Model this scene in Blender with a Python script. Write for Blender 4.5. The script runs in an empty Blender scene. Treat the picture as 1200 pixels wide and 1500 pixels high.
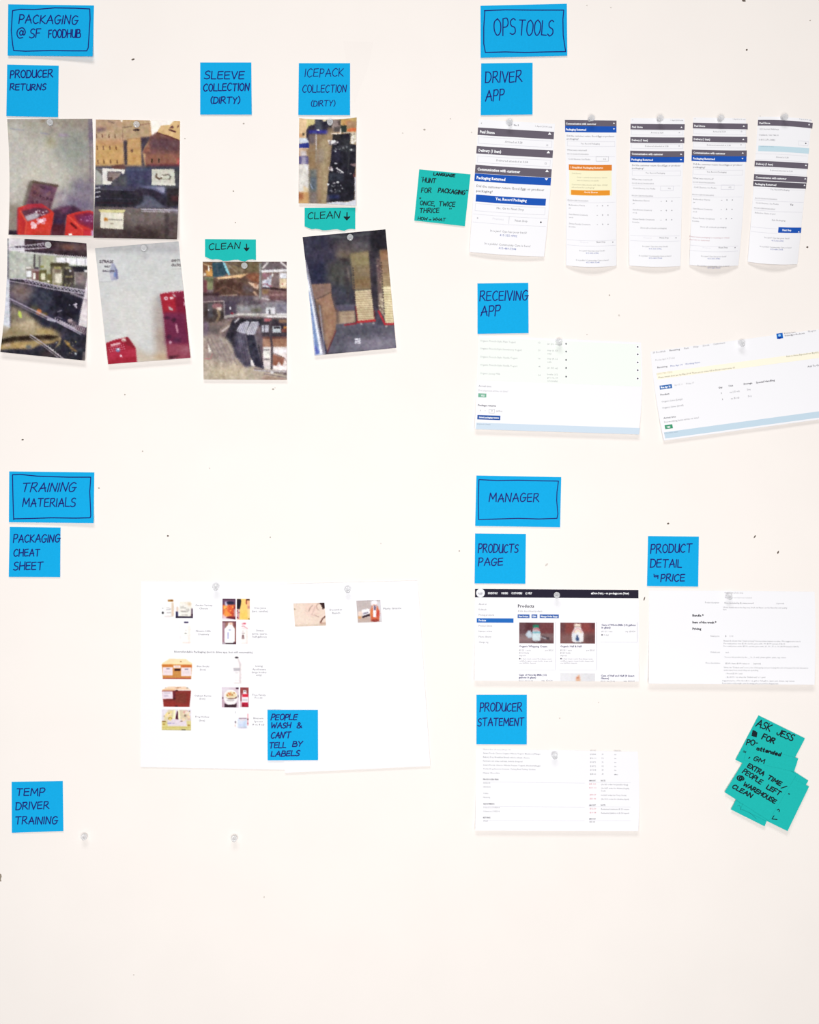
import bpy, math, random
import numpy as np
from mathutils import Vector, Matrix

# ------------------------------------------------------------------ camera, world, lights
C = bpy.context.scene.collection
SC = bpy.context.scene
D = 1600.0                      # camera distance in mm
ZC = 1.4                        # height of the frame centre
cam = bpy.data.objects.new('camera', bpy.data.cameras.new('camera'))
C.objects.link(cam)
cam.location = (0, -D / 1000, ZC)
cam.rotation_euler = (math.radians(90), 0, 0)
cam.data.sensor_fit = 'HORIZONTAL'
cam.data.sensor_width = 36
cam.data.lens = 36 * (D / 1000) / 1.2 * (1200 / 1200)
cam.data.clip_start = 0.01
SC.camera = cam
SC.render.resolution_x = 1200
SC.render.resolution_y = 1500

w = bpy.data.worlds.new('world')
SC.world = w
w.use_nodes = True
w.node_tree.nodes['Background'].inputs[0].default_value = (1, 1, 1, 1)
w.node_tree.nodes['Background'].inputs[1].default_value = 0.06

def area(name, loc, target, sx, sy, power, col=(1, 1, 1)):
    l = bpy.data.lights.new(name, 'AREA')
    l.shape = 'RECTANGLE'; l.size = sx; l.size_y = sy; l.energy = power; l.color = col
    o = bpy.data.objects.new(name, l); C.objects.link(o)
    o.location = loc
    o.rotation_euler = (Vector(target) - Vector(loc)).to_track_quat('-Z', 'Y').to_euler()
    return o
area('ceiling_light', (-0.25, -2.6, 4.6), (0, 0, 1.3), 1.9, 1.0, 62)
area('front_fill', (-0.02, -2.3, 1.1), (-0.1, 0, 1.1), 1.2, 1.2, 51.5)  # unseen fill added in front to brighten the wall's centre and offset the ceiling light
SC.view_settings.view_transform = 'Standard'
SC.view_settings.look = 'None'
SC.view_settings.exposure = 0.0
SC.view_settings.gamma = 1.0
SC.view_settings.use_curve_mapping = False

random.seed(4)
rng = np.random.default_rng(7)

# ------------------------------------------------------------------ colour and material helpers
def lin(c):
    c = np.asarray(c, float) / 255.0
    return np.where(c <= 0.04045, c / 12.92, ((c + 0.055) / 1.055) ** 2.4)
MATS = {}
def mat(name, rgb, rough=0.75, spec=0.15, mottle=0.0, scale=60, raw=False, bump=0.0, bscale=900):
    if name in MATS: return MATS[name]
    m = bpy.data.materials.new(name); m.use_nodes = True
    nt = m.node_tree; b = nt.nodes['Principled BSDF']
    col = tuple(rgb) if raw else tuple(lin(rgb))
    b.inputs['Base Color'].default_value = (*col, 1)
    b.inputs['Roughness'].default_value = rough
    b.inputs['Specular IOR Level'].default_value = spec
    if mottle or bump:
        tc = nt.nodes.new('ShaderNodeTexCoord')
    if mottle:
        n = nt.nodes.new('ShaderNodeTexNoise'); n.inputs['Scale'].default_value = scale; n.inputs['Detail'].default_value = 4
        nt.links.new(tc.outputs['Object'], n.inputs['Vector'])
        mr = nt.nodes.new('ShaderNodeMapRange')
        mr.inputs['From Min'].default_value = 0.3; mr.inputs['From Max'].default_value = 0.7
        mr.inputs['To Min'].default_value = 1 - mottle; mr.inputs['To Max'].default_value = 1 + mottle
        nt.links.new(n.outputs['Fac'], mr.inputs['Value'])
        v = nt.nodes.new('ShaderNodeVectorMath'); v.operation = 'SCALE'
        v.inputs[0].default_value = col
        nt.links.new(mr.outputs['Result'], v.inputs['Scale'])
        nt.links.new(v.outputs['Vector'], b.inputs['Base Color'])
    if bump:
        n2 = nt.nodes.new('ShaderNodeTexNoise'); n2.inputs['Scale'].default_value = bscale; n2.inputs['Detail'].default_value = 3
        nt.links.new(tc.outputs['Object'], n2.inputs['Vector'])
        bp = nt.nodes.new('ShaderNodeBump'); bp.inputs['Strength'].default_value = bump; bp.inputs['Distance'].default_value = 0.0005
        nt.links.new(n2.outputs['Fac'], bp.inputs['Height'])
        nt.links.new(bp.outputs['Normal'], b.inputs['Normal'])
    MATS[name] = m
    return m

M_WALL = mat('painted_wall', (0.925, 0.860, 0.812), raw=True, rough=0.6, spec=0.12, mottle=0.010, scale=9, bump=0.10, bscale=260)
M_PAPER = mat('white_paper', (0.902, 0.888, 0.910), raw=True, rough=0.85, spec=0.08)
M_BLUE = mat('blue_note_paper', (19, 168, 226), rough=0.85, spec=0.08, mottle=0.03, scale=420)
M_TEAL = mat('teal_note_paper', (32, 184, 177), rough=0.85, spec=0.08, mottle=0.03, scale=420)
M_INK = mat('blue_marker_ink', (18, 22, 112), rough=0.6)
M_INKB = mat('black_marker_ink', (14, 30, 38), rough=0.6)
M_STEEL = mat('pin_steel', (150, 150, 155), rough=0.3, spec=0.5)
M_HOLE = mat('hole_shadow', (96, 84, 74), rough=0.95)
def ink(c):
    return mat('print_%d_%d_%d' % tuple(c), c, rough=0.8, spec=0.08)
def pic_mat():
    if 'pic' in MATS: return MATS['pic']
    m = bpy.data.materials.new('photo_print'); m.use_nodes = True
    nt = m.node_tree; b = nt.nodes['Principled BSDF']
    a = nt.nodes.new('ShaderNodeVertexColor'); a.layer_name = 'Col'
    nt.links.new(a.outputs['Color'], b.inputs['Base Color'])
    b.inputs['Roughness'].default_value = 0.6; b.inputs['Specular IOR Level'].default_value = 0.12
    MATS['pic'] = m
    return m
def clear_mat():
    m = bpy.data.materials.new('clear_plastic'); m.use_nodes = True
    nt = m.node_tree; b = nt.nodes['Principled BSDF']; out = nt.nodes['Material Output']
    b.inputs['Base Color'].default_value = (0.93, 0.93, 0.94, 1); b.inputs['Roughness'].default_value = 0.1
    b.inputs['Specular IOR Level'].default_value = 0.8
    tl = nt.nodes.new('ShaderNodeBsdfTranslucent'); tl.inputs[0].default_value = (0.95, 0.95, 0.96, 1)
    body = nt.nodes.new('ShaderNodeMixShader'); body.inputs['Fac'].default_value = 0.35
    nt.links.new(b.outputs[0], body.inputs[1]); nt.links.new(tl.outputs[0], body.inputs[2])
    t = nt.nodes.new('ShaderNodeBsdfTransparent'); t.inputs[0].default_value = (0.98, 0.98, 0.985, 1)
    lw = nt.nodes.new('ShaderNodeLayerWeight'); lw.inputs['Blend'].default_value = 0.4
    mr = nt.nodes.new('ShaderNodeMapRange'); mr.inputs['To Min'].default_value = 0.42; mr.inputs['To Max'].default_value = 0.85
    nt.links.new(lw.outputs['Facing'], mr.inputs['Value'])
    mx = nt.nodes.new('ShaderNodeMixShader')
    nt.links.new(mr.outputs['Result'], mx.inputs['Fac'])
    nt.links.new(t.outputs[0], mx.inputs[1]); nt.links.new(body.outputs[0], mx.inputs[2])
    nt.links.new(mx.outputs[0], out.inputs['Surface'])
    return m
M_CLEAR = clear_mat()

# ------------------------------------------------------------------ object helpers
def link_mesh(name, V, F, m, parent=None, smooth=False, origin=None):
    V = np.asarray(V, float).reshape(-1, 3)
    me = bpy.data.meshes.new(name)
    if origin is not None: V = V - np.asarray(origin)
    me.from_pydata(V.tolist(), [], F if isinstance(F, list) else F.tolist())
    me.materials.append(m)
    if smooth: me.polygons.foreach_set('use_smooth', [True] * len(me.polygons))
    me.update()
    o = bpy.data.objects.new(name, me); C.objects.link(o)
    if parent: o.parent = parent
    return o
def empty(name, loc, label, cat, group=None):
    o = bpy.data.objects.new(name, None); C.objects.link(o)
    o.empty_display_size = 0.01
    o.location = loc; o['label'] = label; o['category'] = cat
    if group: o['group'] = group
    return o
def W(px, py, h):
    """photo pixel (1 px = 1 mm on the wall) + height off the wall in mm -> world metres"""
    f = (D - h) / D
    return np.stack([(px - 600) * f / 1000, -h / 1000 + 0 * px, ZC + (750 - py) * f / 1000], -1)

# ------------------------------------------------------------------ a sheet of paper hanging on the wall
class Sheet:
    def __init__(s, name, corners, label, cat, hf, bow=(0, 0, 0, 0), material=None, group=None, cell=4.0,
                 torn=None, z=None, thick=0.15, part='paper'):
        s.c = np.array(corners, float); s.bow = bow; s.hf = hf; s.z = z
        s.Wd = (np.linalg.norm(s.c[1] - s.c[0]) + np.linalg.norm(s.c[2] - s.c[3])) / 2
        s.Hd = (np.linalg.norm(s.c[3] - s.c[0]) + np.linalg.norm(s.c[2] - s.c[1])) / 2
        s.torn = torn
        cen = s.map(np.array([.5]), np.array([0.]))[0][0], s.map(np.array([.5]), np.array([0.]))[1][0]
        o = W(np.array(cen[0]), np.array(cen[1]), 0.0)
        s.origin = o
        s.root = empty(name, tuple(o), label, cat, group)
        nu = max(2, int(s.Wd / cell)); nv = max(2, int(s.Hd / cell))
        u, v = np.meshgrid(np.linspace(0, 1, nu + 1), np.linspace(0, 1, nv + 1))
        if torn is not None:
            v = v * (1 + torn(u) / s.Hd)
        P = s.pt(u.ravel(), v.ravel(), 0)
        Q = P + np.array([0, thick / 1000, 0])
        n = len(P); F = []
        idx = np.arange(n).reshape(nv + 1, nu + 1)
        a, b, c, d = idx[:-1, :-1].ravel(), idx[1:, :-1].ravel(), idx[1:, 1:].ravel(), idx[:-1, 1:].ravel()
        F += np.stack([a, b, c, d], -1).tolist()
        F += (np.stack([d, c, b, a], -1) + n).tolist()
        ring = list(idx[0, :]) + list(idx[1:, -1]) + list(idx[-1, ::-1][1:]) + list(idx[::-1, 0][1:-1])
        m = len(ring); ri = np.array(ring)
        for i in range(m):
            j = (i + 1) % m
            F.append([2*n + i, 2*n + j, 2*n + m + j, 2*n + m + i])
        s.paper = link_mesh(part, np.vstack([P, Q, P[ri], Q[ri]]), F, material or M_PAPER, s.root, True, o)
        s.paper.data.polygons.foreach_set('use_smooth', [i < 2 * len(a) for i in range(len(F))])
        s.layers = {}
    def map(s, u, v):
        c = s.c
        x = (1-u)*(1-v)*c[0,0] + u*(1-v)*c[1,0] + u*v*c[2,0] + (1-u)*v*c[3,0]
        y = (1-u)*(1-v)*c[0,1] + u*(1-v)*c[1,1] + u*v*c[2,1] + (1-u)*v*c[3,1]
        T, R, B, L = s.bow
        bu = 4*u*(1-u); bv = 4*v*(1-v)
        y = y + T*bu*(1-v) + B*bu*v
        x = x + R*bv*u + L*bv*(1-u)
        return x, y
    def inv(s, x, y):
        x = np.asarray(x, float); y = np.asarray(y, float)
        u = np.full(x.shape, .5); v = np.full(x.shape, .5); e = 1e-4
        for _ in range(7):
            X, Y = s.map(u, v); Xu, Yu = s.map(u+e, v); Xv, Yv = s.map(u, v+e)
            a, b, c, d = (Xu-X)/e, (Xv-X)/e, (Yu-Y)/e, (Yv-Y)/e
            det = a*d - b*c; rx, ry = x-X, y-Y
            u = u + (d*rx - b*ry)/det; v = v + (-c*rx + a*ry)/det
        return u, v
    def pt(s, u, v, eps):
        x, y = s.map(u, v)
        h = s.hf(u, v) if s.z is None else s.z(x, y)
        return W(x, y, h + eps)
    def lift(s, x, y, eps):
        u, v = s.inv(x, y)
        return s.pt(u, v, eps)
    # print layers -------------------------------------------------
    def add(s, key, V, F):
        L = s.layers.setdefault(key, [[], [], 0])
        L[0].append(V); L[1] += [[i + L[2] for i in f] for f in F]; L[2] += len(V)
    def flush(s):
        for key, (V, F, n) in s.layers.items():
            name, c = key[:2]
            m = c if not isinstance(c, tuple) else ink(c)
            o = link_mesh(name, np.vstack(V), F, m, s.root, False, s.origin)
            if name in ('printed_text', 'printed_line', 'white_lettering', 'white_spot'): o['kind'] = 'stuff'
        s.layers = {}
    def loc(s, zx, zy):
        ox, oy, k = s.zoom
        u, v = s.inv(np.array([ox + zx*k]), np.array([oy + zy*k]))
        return u[0]*s.Wd, v[0]*s.Hd
    def grid(s, s0, t0, s1, t1, eps):
        nu = max(1, int(abs(s1-s0)/3)); nv = max(1, int(abs(t1-t0)/3))
        a, b = np.meshgrid(np.linspace(s0, s1, nu+1), np.linspace(t0, t1, nv+1))
        P = s.pt(a.ravel()/s.Wd, b.ravel()/s.Hd, eps)
        idx = np.arange(len(P)).reshape(nv+1, nu+1)
        F = np.stack([idx[:-1,:-1].ravel(), idx[1:,:-1].ravel(), idx[1:,1:].ravel(), idx[:-1,1:].ravel()], -1).tolist()
        return P, F
    def bar(s, name, x0, y0, x1, y1, col, eps=.10, own=True):
        """a printed block; zoom coords of its top-left corner, and its extent"""
        k = s.zoom[2]; a, b = s.loc(x0, y0)
        P, F = s.grid(a, b, a + (x1-x0)*k, b + (y1-y0)*k, eps)
        if own:
            return link_mesh(name, P, F, ink(col), s.root, True, s.origin)
        s.add((name, tuple(col)), P, F)
    def box(s, x0, y0, x1, y1, col, wd=.5, name='printed_line'):
        k = s.zoom[2]; a, b = s.loc(x0, y0); c = a + (x1-x0)*k; d = b + (y1-y0)*k
        for q in ((a, b, c, b+wd), (a, d-wd, c, d), (a, b, a+wd, d), (c-wd, b, c, d)):
            P, F = s.grid(*q, .13); s.add((name, tuple(col)), P, F)
    def rule(s, x0, y0, x1, col, wd=.4, name='printed_line'):
        k = s.zoom[2]; a, b = s.loc(x0, y0)
        P, F = s.grid(a, b, a + (x1-x0)*k, b + wd, .13); s.add((name, tuple(col)), P, F)
    def text(s, txt, x0, y0, x1, size, col, bold=0.0, name='printed_text'):
        V, F, wid = text_mesh(txt, bold)
        if len(V) == 0: return
        k = s.zoom[2]; a, b = s.loc(x0, y0)
        sx = (x1-x0)*k/wid; sy = size*k
        P = s.pt((a + V[:, 0]*sx)/s.Wd, (b - V[:, 1]*sy)/s.Hd, .20)
        s.add((name, tuple(col)), P, F)
    def blob(s, cx, cy, r, col, eps=.22, name='printed_text', n=12, ry=None):
        k = s.zoom[2]; a, b = s.loc(cx, cy); ry = ry or r
        th = np.linspace(0, 2*math.pi, n, endpoint=False)
        P = s.pt((a + np.cos(th)*r*k)/s.Wd, (b + np.sin(th)*ry*k)/s.Hd, eps)
        s.add((name, tuple(col)), P, [list(range(n))[::-1]])
    def tri(s, pts, col, eps=.22, name='printed_text'):
        k = s.zoom[2]; L = [s.loc(*p) for p in pts]
        P = s.pt(np.array([l[0] for l in L])/s.Wd, np.array([l[1] for l in L])/s.Hd, eps)
        s.add((name, tuple(col)), P, [list(range(len(pts)))])
    def picture(s, pic, corners=None, cell=.85, eps=.12, name='picture', label=None):
        """fine printed picture; samples the painted canvas"""
        if corners is None:
            u0, v0, u1, v1 = 0, 0, 1, 1
        else:
            ox, oy, k = pic.ox, pic.oy, pic.k
            x0, y0, x1, y1 = corners
            (a, b) = s.inv(np.array([ox+x0*k]), np.array([oy+y0*k])); (c, d) = s.inv(np.array([ox+x1*k]), np.array([oy+y1*k]))
            u0, v0, u1, v1 = a[0], b[0], c[0], d[0]
        nu = int((u1-u0)*s.Wd/cell); nv = int((v1-v0)*s.Hd/cell)
        u, v = np.meshgrid(np.linspace(u0, u1, nu+1), np.linspace(v0, v1, nv+1)); u = u.ravel(); v = v.ravel()
        X, Y = s.map(u, v)
        col = pic.sample(X, Y)
        P = s.pt(u, v, eps) - s.origin
        idx = np.arange(len(P)).reshape(nv+1, nu+1)
        F = np.stack([idx[:-1,:-1].ravel(), idx[1:,:-1].ravel(), idx[1:,1:].ravel(), idx[:-1,1:].ravel()], -1)
        me = bpy.data.meshes.new(name)
        me.vertices.add(len(P)); me.vertices.foreach_set('co', P.ravel())
        me.loops.add(F.size); me.loops.foreach_set('vertex_index', F.ravel())
        me.polygons.add(len(F)); me.polygons.foreach_set('loop_start', np.arange(0, F.size, 4))
        me.polygons.foreach_set('use_smooth', np.ones(len(F), bool))
        me.update(calc_edges=True)
        at = me.color_attributes.new('Col', 'FLOAT_COLOR', 'POINT')
        rgba = np.ones((len(P), 4)); rgba[:, :3] = lin(col)
        at.data.foreach_set('color', rgba.ravel())
        me.materials.append(pic_mat())
        o = bpy.data.objects.new(name, me); C.objects.link(o); o.parent = s.root
        if label: o['label'] = label
        return o

TC = {}
def text_mesh(txt, bold=0.0):
    key = (txt, bold)
    if key in TC: return TC[key]
    cu = bpy.data.curves.new('t', 'FONT'); cu.body = txt; cu.size = 1; cu.resolution_u = 1; cu.offset = bold
    cu.fill_mode = 'FRONT'
    o = bpy.data.objects.new('t', cu); C.objects.link(o)
    dg = bpy.context.evaluated_depsgraph_get()
    me = o.evaluated_get(dg).to_mesh()
    n = len(me.vertices); V = np.zeros(n*3); me.vertices.foreach_get('co', V); V = V.reshape(-1, 3)
    F = [list(p.vertices) for p in me.polygons]
    bpy.data.objects.remove(o); bpy.data.curves.remove(cu)
    if n:
        V[:, 0] -= V[:, 0].min(); wid = V[:, 0].max()
    else: wid = 1
    TC[key] = (V, F, wid)
    return TC[key]

# ------------------------------------------------------------------ painter for printed photographs (photo content is flat print)
class Pic:
    R = 3
    def __init__(s, crop, zw, base=(128, 128, 128)):
        s.ox, s.oy = crop[0], crop[1]; s.k = (crop[2]-crop[0])/zw
        s.w = int((crop[2]-crop[0])*s.R); s.h = int((crop[3]-crop[1])*s.R)
        s.a = np.zeros((s.h, s.w, 3)); s.a[:] = base
        s.f = s.k*s.R
        s.yy, s.xx = np.mgrid[0:s.h, 0:s.w]
        s.xx = (s.xx+.5)/s.f; s.yy = (s.yy+.5)/s.f      # zoom coordinates of the cells
    def mask(s, pts, blur=0):
        m = np.zeros((s.h, s.w), bool)
        n = len(pts)
        for i in range(n):
            x0, y0 = pts[i]; x1, y1 = pts[(i+1) % n]
            if y0 == y1: continue
            c = ((y0 > s.yy) != (y1 > s.yy)) & (s.xx < (x1-x0)*(s.yy-y0)/(y1-y0) + x0)
            m ^= c
        m = m.astype(float)
        return s.blurm(m, blur)
    def blurm(s, m, blur):
        r = int(round(blur*s.f))
        if r < 1: return m
        for _ in range(2):
            for ax in (0, 1):
                p = [(0, 0)]*m.ndim; p[ax] = (r+1, r)
                q = np.cumsum(np.pad(m, p, mode='edge'), axis=ax)
                n = m.shape[ax]
                hi = np.take(q, np.arange(2*r+1, 2*r+1+n), axis=ax); lo = np.take(q, np.arange(0, n), axis=ax)
                m = (hi-lo)/(2*r+1)
        return m
    def over(s, m, col, a=1.0):
        m = (m*a)[..., None]
        s.a = s.a*(1-m) + np.asarray(col, float)*m
    def poly(s, pts, col, a=1.0, blur=3): s.over(s.mask(pts, blur), col, a)
    def rect(s, x0, y0, x1, y1, col, a=1.0, blur=3): s.poly([(x0, y0), (x1, y0), (x1, y1), (x0, y1)], col, a, blur)
    def ell(s, cx, cy, rx, ry, col, a=1.0, blur=3):
        m = ((((s.xx-cx)/rx)**2 + ((s.yy-cy)/ry)**2) < 1).astype(float)
        s.over(s.blurm(m, blur), col, a)
    def line(s, pts, w, col, a=1.0, blur=0):
        m = np.zeros((s.h, s.w))
        for (x0, y0), (x1, y1) in zip(pts[:-1], pts[1:]):
            dx, dy = x1-x0, y1-y0; L = dx*dx+dy*dy+1e-9
            t = np.clip(((s.xx-x0)*dx+(s.yy-y0)*dy)/L, 0, 1)
            d = np.hypot(s.xx-x0-t*dx, s.yy-y0-t*dy)
            m = np.maximum(m, np.clip((w/2-d)*s.f+.5, 0, 1))
        s.over(s.blurm(m, blur), col, a)
    def zig(s, p0, p1, amp, n, w, col, a=1):
        pts = []
        dx, dy = p1[0]-p0[0], p1[1]-p0[1]; L = math.hypot(dx, dy); nx, ny = -dy/L, dx/L
        for i in range(n+1):
            t = i/n; o = amp if i % 2 else -amp
            pts.append((p0[0]+dx*t+nx*o, p0[1]+dy*t+ny*o))
        s.line(pts, w, col, a)
    def grad(s, pa, ca, pb, cb, pts=None, a=1.0, blur=3):
        dx, dy = pb[0]-pa[0], pb[1]-pa[1]; L = dx*dx+dy*dy
        t = np.clip(((s.xx-pa[0])*dx+(s.yy-pa[1])*dy)/L, 0, 1)[..., None]
        col = np.asarray(ca, float)*(1-t)+np.asarray(cb, float)*t
        m = (s.mask(pts, blur) if pts else np.ones((s.h, s.w)))[..., None]*a
        s.a = s.a*(1-m)+col*m
    def field(s, scale, ch=1, sx=1.0, sy=1.0):
        gw = int(s.w/s.f/(scale*sx))+3; gh = int(s.h/s.f/(scale*sy))+3
        g = rng.standard_normal((gh, gw, ch))
        fx = s.xx/(scale*sx); fy = s.yy/(scale*sy)
        ix = fx.astype(int); iy = fy.astype(int); tx = fx-ix; ty = fy-iy
        tx = (tx*tx*(3-2*tx))[..., None]; ty = (ty*ty*(3-2*ty))[..., None]
        return (g[iy, ix]*(1-tx)+g[iy, ix+1]*tx)*(1-ty)+(g[iy+1, ix]*(1-tx)+g[iy+1, ix+1]*tx)*ty
    def noise(s, amp, scale, chroma=.4, pts=None, blur=10, sx=1.0, sy=1.0):
        n = s.field(scale, 1, sx, sy)*amp*.8 + s.field(scale, 3, sx, sy)*amp*chroma*.45
        if pts: n = n*s.mask(pts, blur)[..., None]
        s.a = s.a+n
    def specks(s, x0, y0, x1, y1, n, r, cols, asp=1.0):
        rr = random.Random(int(x0*7+y0*3+n))
        for _ in range(n):
            q = r*(.5+rr.random())
            s.ell(x0+(x1-x0)*rr.random(), y0+(y1-y0)*rr.random(), q*asp, q, rr.choice(cols), .85, 2)
    def sample(s, X, Y):
        a = s.blurm(np.clip(s.a, 0, 255), 1.01/s.f) if not hasattr(s, 'fin') else s.fin
        s.fin = a
        if s.w > 250:      # ink bleed: slightly ragged colour boundaries
            q1 = np.sin(X*1.9+Y*.7)+np.sin(X*.8-Y*2.1+1)+np.sin(X*3.1+Y*1.3); q2 = np.sin(Y*1.7-X*.9)+np.sin(Y*.9+X*1.8+2)+np.sin(Y*2.9-X*.6)
            X = X+q1*.22; Y = Y+q2*.22
        x = np.clip((X-s.ox)*s.R-.5, 0, s.w-1.001); y = np.clip((Y-s.oy)*s.R-.5, 0, s.h-1.001)
        ix = x.astype(int); iy = y.astype(int); tx = (x-ix)[:, None]; ty = (y-iy)[:, None]
        return np.clip((a[iy, ix]*(1-tx)+a[iy, ix+1]*tx)*(1-ty)+(a[iy+1, ix]*(1-tx)+a[iy+1, ix+1]*tx)*ty, 0, 255)

# ------------------------------------------------------------------ marker handwriting (single-stroke letters)
G = {  # ~ marks a smooth stroke; x,y with y up, cap height 1
 'A': (.66, "0,0 .34,1 .66,0|.06,.36 .62,.42"), 'B': (.55, "0,0 .02,1|~0,1 .4,.95 .42,.62 .04,.52|~.04,.52 .52,.48 .52,.06 0,0"),
 'C': (.58, "~.56,.86 .36,1 .06,.72 .02,.3 .26,0 .56,.14"), 'D': (.6, "0,0 .02,1|~-.04,1 .42,.94 .6,.5 .4,.06 -.04,0"),
 'E': (.52, "~.5,.98 .1,.95 0,.9 0,.5 0,.08 .1,.02 .52,.05|.02,.52 .46,.54"), 'F': (.5, "0,0 .02,1 .5,1|.02,.52 .4,.54"),
 'G': (.62, "~.56,.88 .3,1 .02,.62 .08,.1 .34,0 .52,.2 .54,.42|.28,.44 .66,.46"), 'H': (.6, "0,0 .02,1|.56,0 .58,1|.02,.48 .58,.52"),
 'I': (.06, "0,0 .04,1"), 'J': (.5, "~.5,1 .46,.3 .3,0 .06,.06 0,.3"), 'K': (.55, "0,0 .02,1|.5,1 .04,.46 .56,0"),
 'L': (.48, "0,1 0,.04 .5,.02"), 'M': (.78, "0,0 .08,1 .38,.3 .7,1 .76,0"), 'N': (.6, "0,0 .04,1 .52,0 .6,1"),
 'O': (.6, "~.3,1 .04,.8 .02,.3 .26,0 .54,.2 .58,.72 .3,1"), 'P': (.5, "0,-.06 .04,1|~0,1 .4,1 .5,.72 .34,.48 .04,.46"),
 'R': (.6, "0,-.02 .04,1|~0,.98 .42,1 .48,.74 .3,.52 .04,.46|.2,.5 .62,0"), 'S': (.5, "~.5,.9 .3,1 .06,.82 .12,.56 .42,.42 .46,.14 .2,0 -.04,.1"),
 'T': (.66, "0,.98 .66,1|.32,.98 .3,0"), 'U': (.56, "~.02,1 0,.3 .2,0 .48,.16 .54,1|.54,1 .58,0"), 'V': (.6, "0,1 .3,0 .6,1"),
 'W': (.84, "0,1 .16,0 .42,.7 .6,0 .84,1"), 'X': (.56, "0,1 .56,0|.54,1 0,0"), 'Y': (.54, "0,1 .26,.5|.54,1 .26,.5 .18,0"),
 'Z': (.56, "0,1 .54,1 0,0 .56,0"), '@': (.95, "~.66,.6 .46,.74 .3,.5 .42,.24 .62,.36 .68,.7|~.68,.7 .68,.3 .86,.34 .9,.7 .56,1.05 .1,.8 .04,.3 .3,-.05 .7,.0"),
 '&': (.6, "~.56,.36 .3,0 .04,.14 .1,.42 .42,.76 .3,1 .14,.84 .3,.5 .6,0"), '(': (.22, "~.2,1.1 .02,.75 .02,.25 .2,-.1"), ')': (.22, "~.02,1.1 .2,.75 .2,.25 .02,-.1"),
 "'": (.06, ".05,1.1 .0,.8"), '"': (.16, "0,1.1 0,.85|.14,1.1 .14,.85"), ',': (.06, ".06,.12 0,-.14"), '.': (.04, "0,.08 .04,.02"), '/': (.4, "0,0 .4,1"),
 '+': (.3, "0,.4 .3,.4|.15,.6 .15,.2"), '=': (.4, "0,.62 .4,.62|0,.34 .4,.34"), '-': (.3, "0,.45 .3,.45"), '?': (.36, "~0,.8 .16,1 .36,.8 .2,.5 .16,.3"),
 'v': (.44, ".22,1 .22,0|0,.42 .22,0 .44,.42|.05,.36 .4,.36|.12,.2 .32,.2"), '>': (.6, "0,.9 0,.45 .55,.5|.36,.75 .58,.5 .34,.2"),
 'a': (.5, "~.42,.5 .1,.6 .02,.2 .22,0 .42,.3 .44,.55|.44,.55 .48,0"), 't': (.34, "~.14,1 .12,.1 .34,.02|0,.62 .32,.64"), 'e': (.44, "~.04,.32 .4,.36 .34,.6 .1,.5 .04,.2 .2,0 .44,.1"),
 'n': (.44, "0,.6 .02,0|~.02,.4 .2,.62 .4,.5 .42,0"), 'd': (.46, "~.4,.4 .14,.58 .02,.2 .2,0 .42,.3|.44,1.05 .42,0"), 'p': (.44, "0,.6 0,-.4|~0,.5 .3,.62 .42,.3 .2,0 0,.1"),
 'r': (.34, "0,.6 .02,0|~.02,.4 .2,.62 .34,.54"), 'o': (.44, "~.22,.6 .02,.36 .14,0 .4,.16 .36,.54 .22,.6"), ' ': (.34, ""),
}
def smooth(P, n=5):
    P = [np.array(p) for p in P]; Q = [2*P[0]-P[1]] + P + [2*P[-1]-P[-2]]; out = []
    for i in range(1, len(Q)-2):
        for j in range(n):
            t = j/n
            out.append(.5*((2*Q[i]) + (Q[i+1]-Q[i-1])*t + (2*Q[i-1]-5*Q[i]+4*Q[i+1]-Q[i+2])*t*t + (3*Q[i]-Q[i-1]-3*Q[i+1]+Q[i+2])*t**3))
    out.append(P[-1]); return [tuple(p) for p in out]
def strokes_of(txt, jit=.03, rr=random):
    out = []; x = 0
    for ch in txt:
        wd, d = G.get(ch, G[' '])
        sc = 1 + rr.uniform(-jit, jit)*1.5; dy = rr.uniform(-jit, jit)
        for st in [q for q in d.split('|') if q]:
            sm = st[0] == '~'; st = st.lstrip('~')
            P = [tuple(float(a) for a in p.split(',')) for p in st.split()]
            P = [(x + px*sc + rr.uniform(-jit, jit)*.5, py*sc + dy + rr.uniform(-jit, jit)*.5) for px, py in P]
            if sm: P = smooth(P)
            out.append(P)
        x += wd*sc + (.17 if ch != ' ' else 0)
    return out, x - .17
def ribbon(sheet, P, wd, key, eps=.16):
    """P: photo-px polyline -> flat marker line of width wd lying on the sheet"""
    P = np.array(P, float)
    Q = [P[0]]
    for a, b in zip(P[:-1], P[1:]):
        L = np.linalg.norm(b-a); n = max(1, int(L/4))
        for i in range(1, n+1): Q.append(a + (b-a)*i/n)
    Q = np.array(Q)
    if len(Q) < 2: return
    for i in range(len(Q)-1):
        d = Q[i+1]-Q[i]; L = np.linalg.norm(d)
        if L < 1e-6: continue
        d /= L; n = np.array([-d[1], d[0]])*wd/2
        quad = np.array([Q[i]-n, Q[i]-n*.7-d*wd*.35, Q[i]+n*.7-d*wd*.35, Q[i]+n, Q[i+1]+n, Q[i+1]+n*.7+d*wd*.35, Q[i+1]-n*.7+d*wd*.35, Q[i+1]-n])
        V = sheet.lift(quad[:, 0], quad[:, 1], eps + .004*(i % 3))
        sheet.add(key, V, [[0, 1, 2, 3, 4, 5, 6, 7]])
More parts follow.
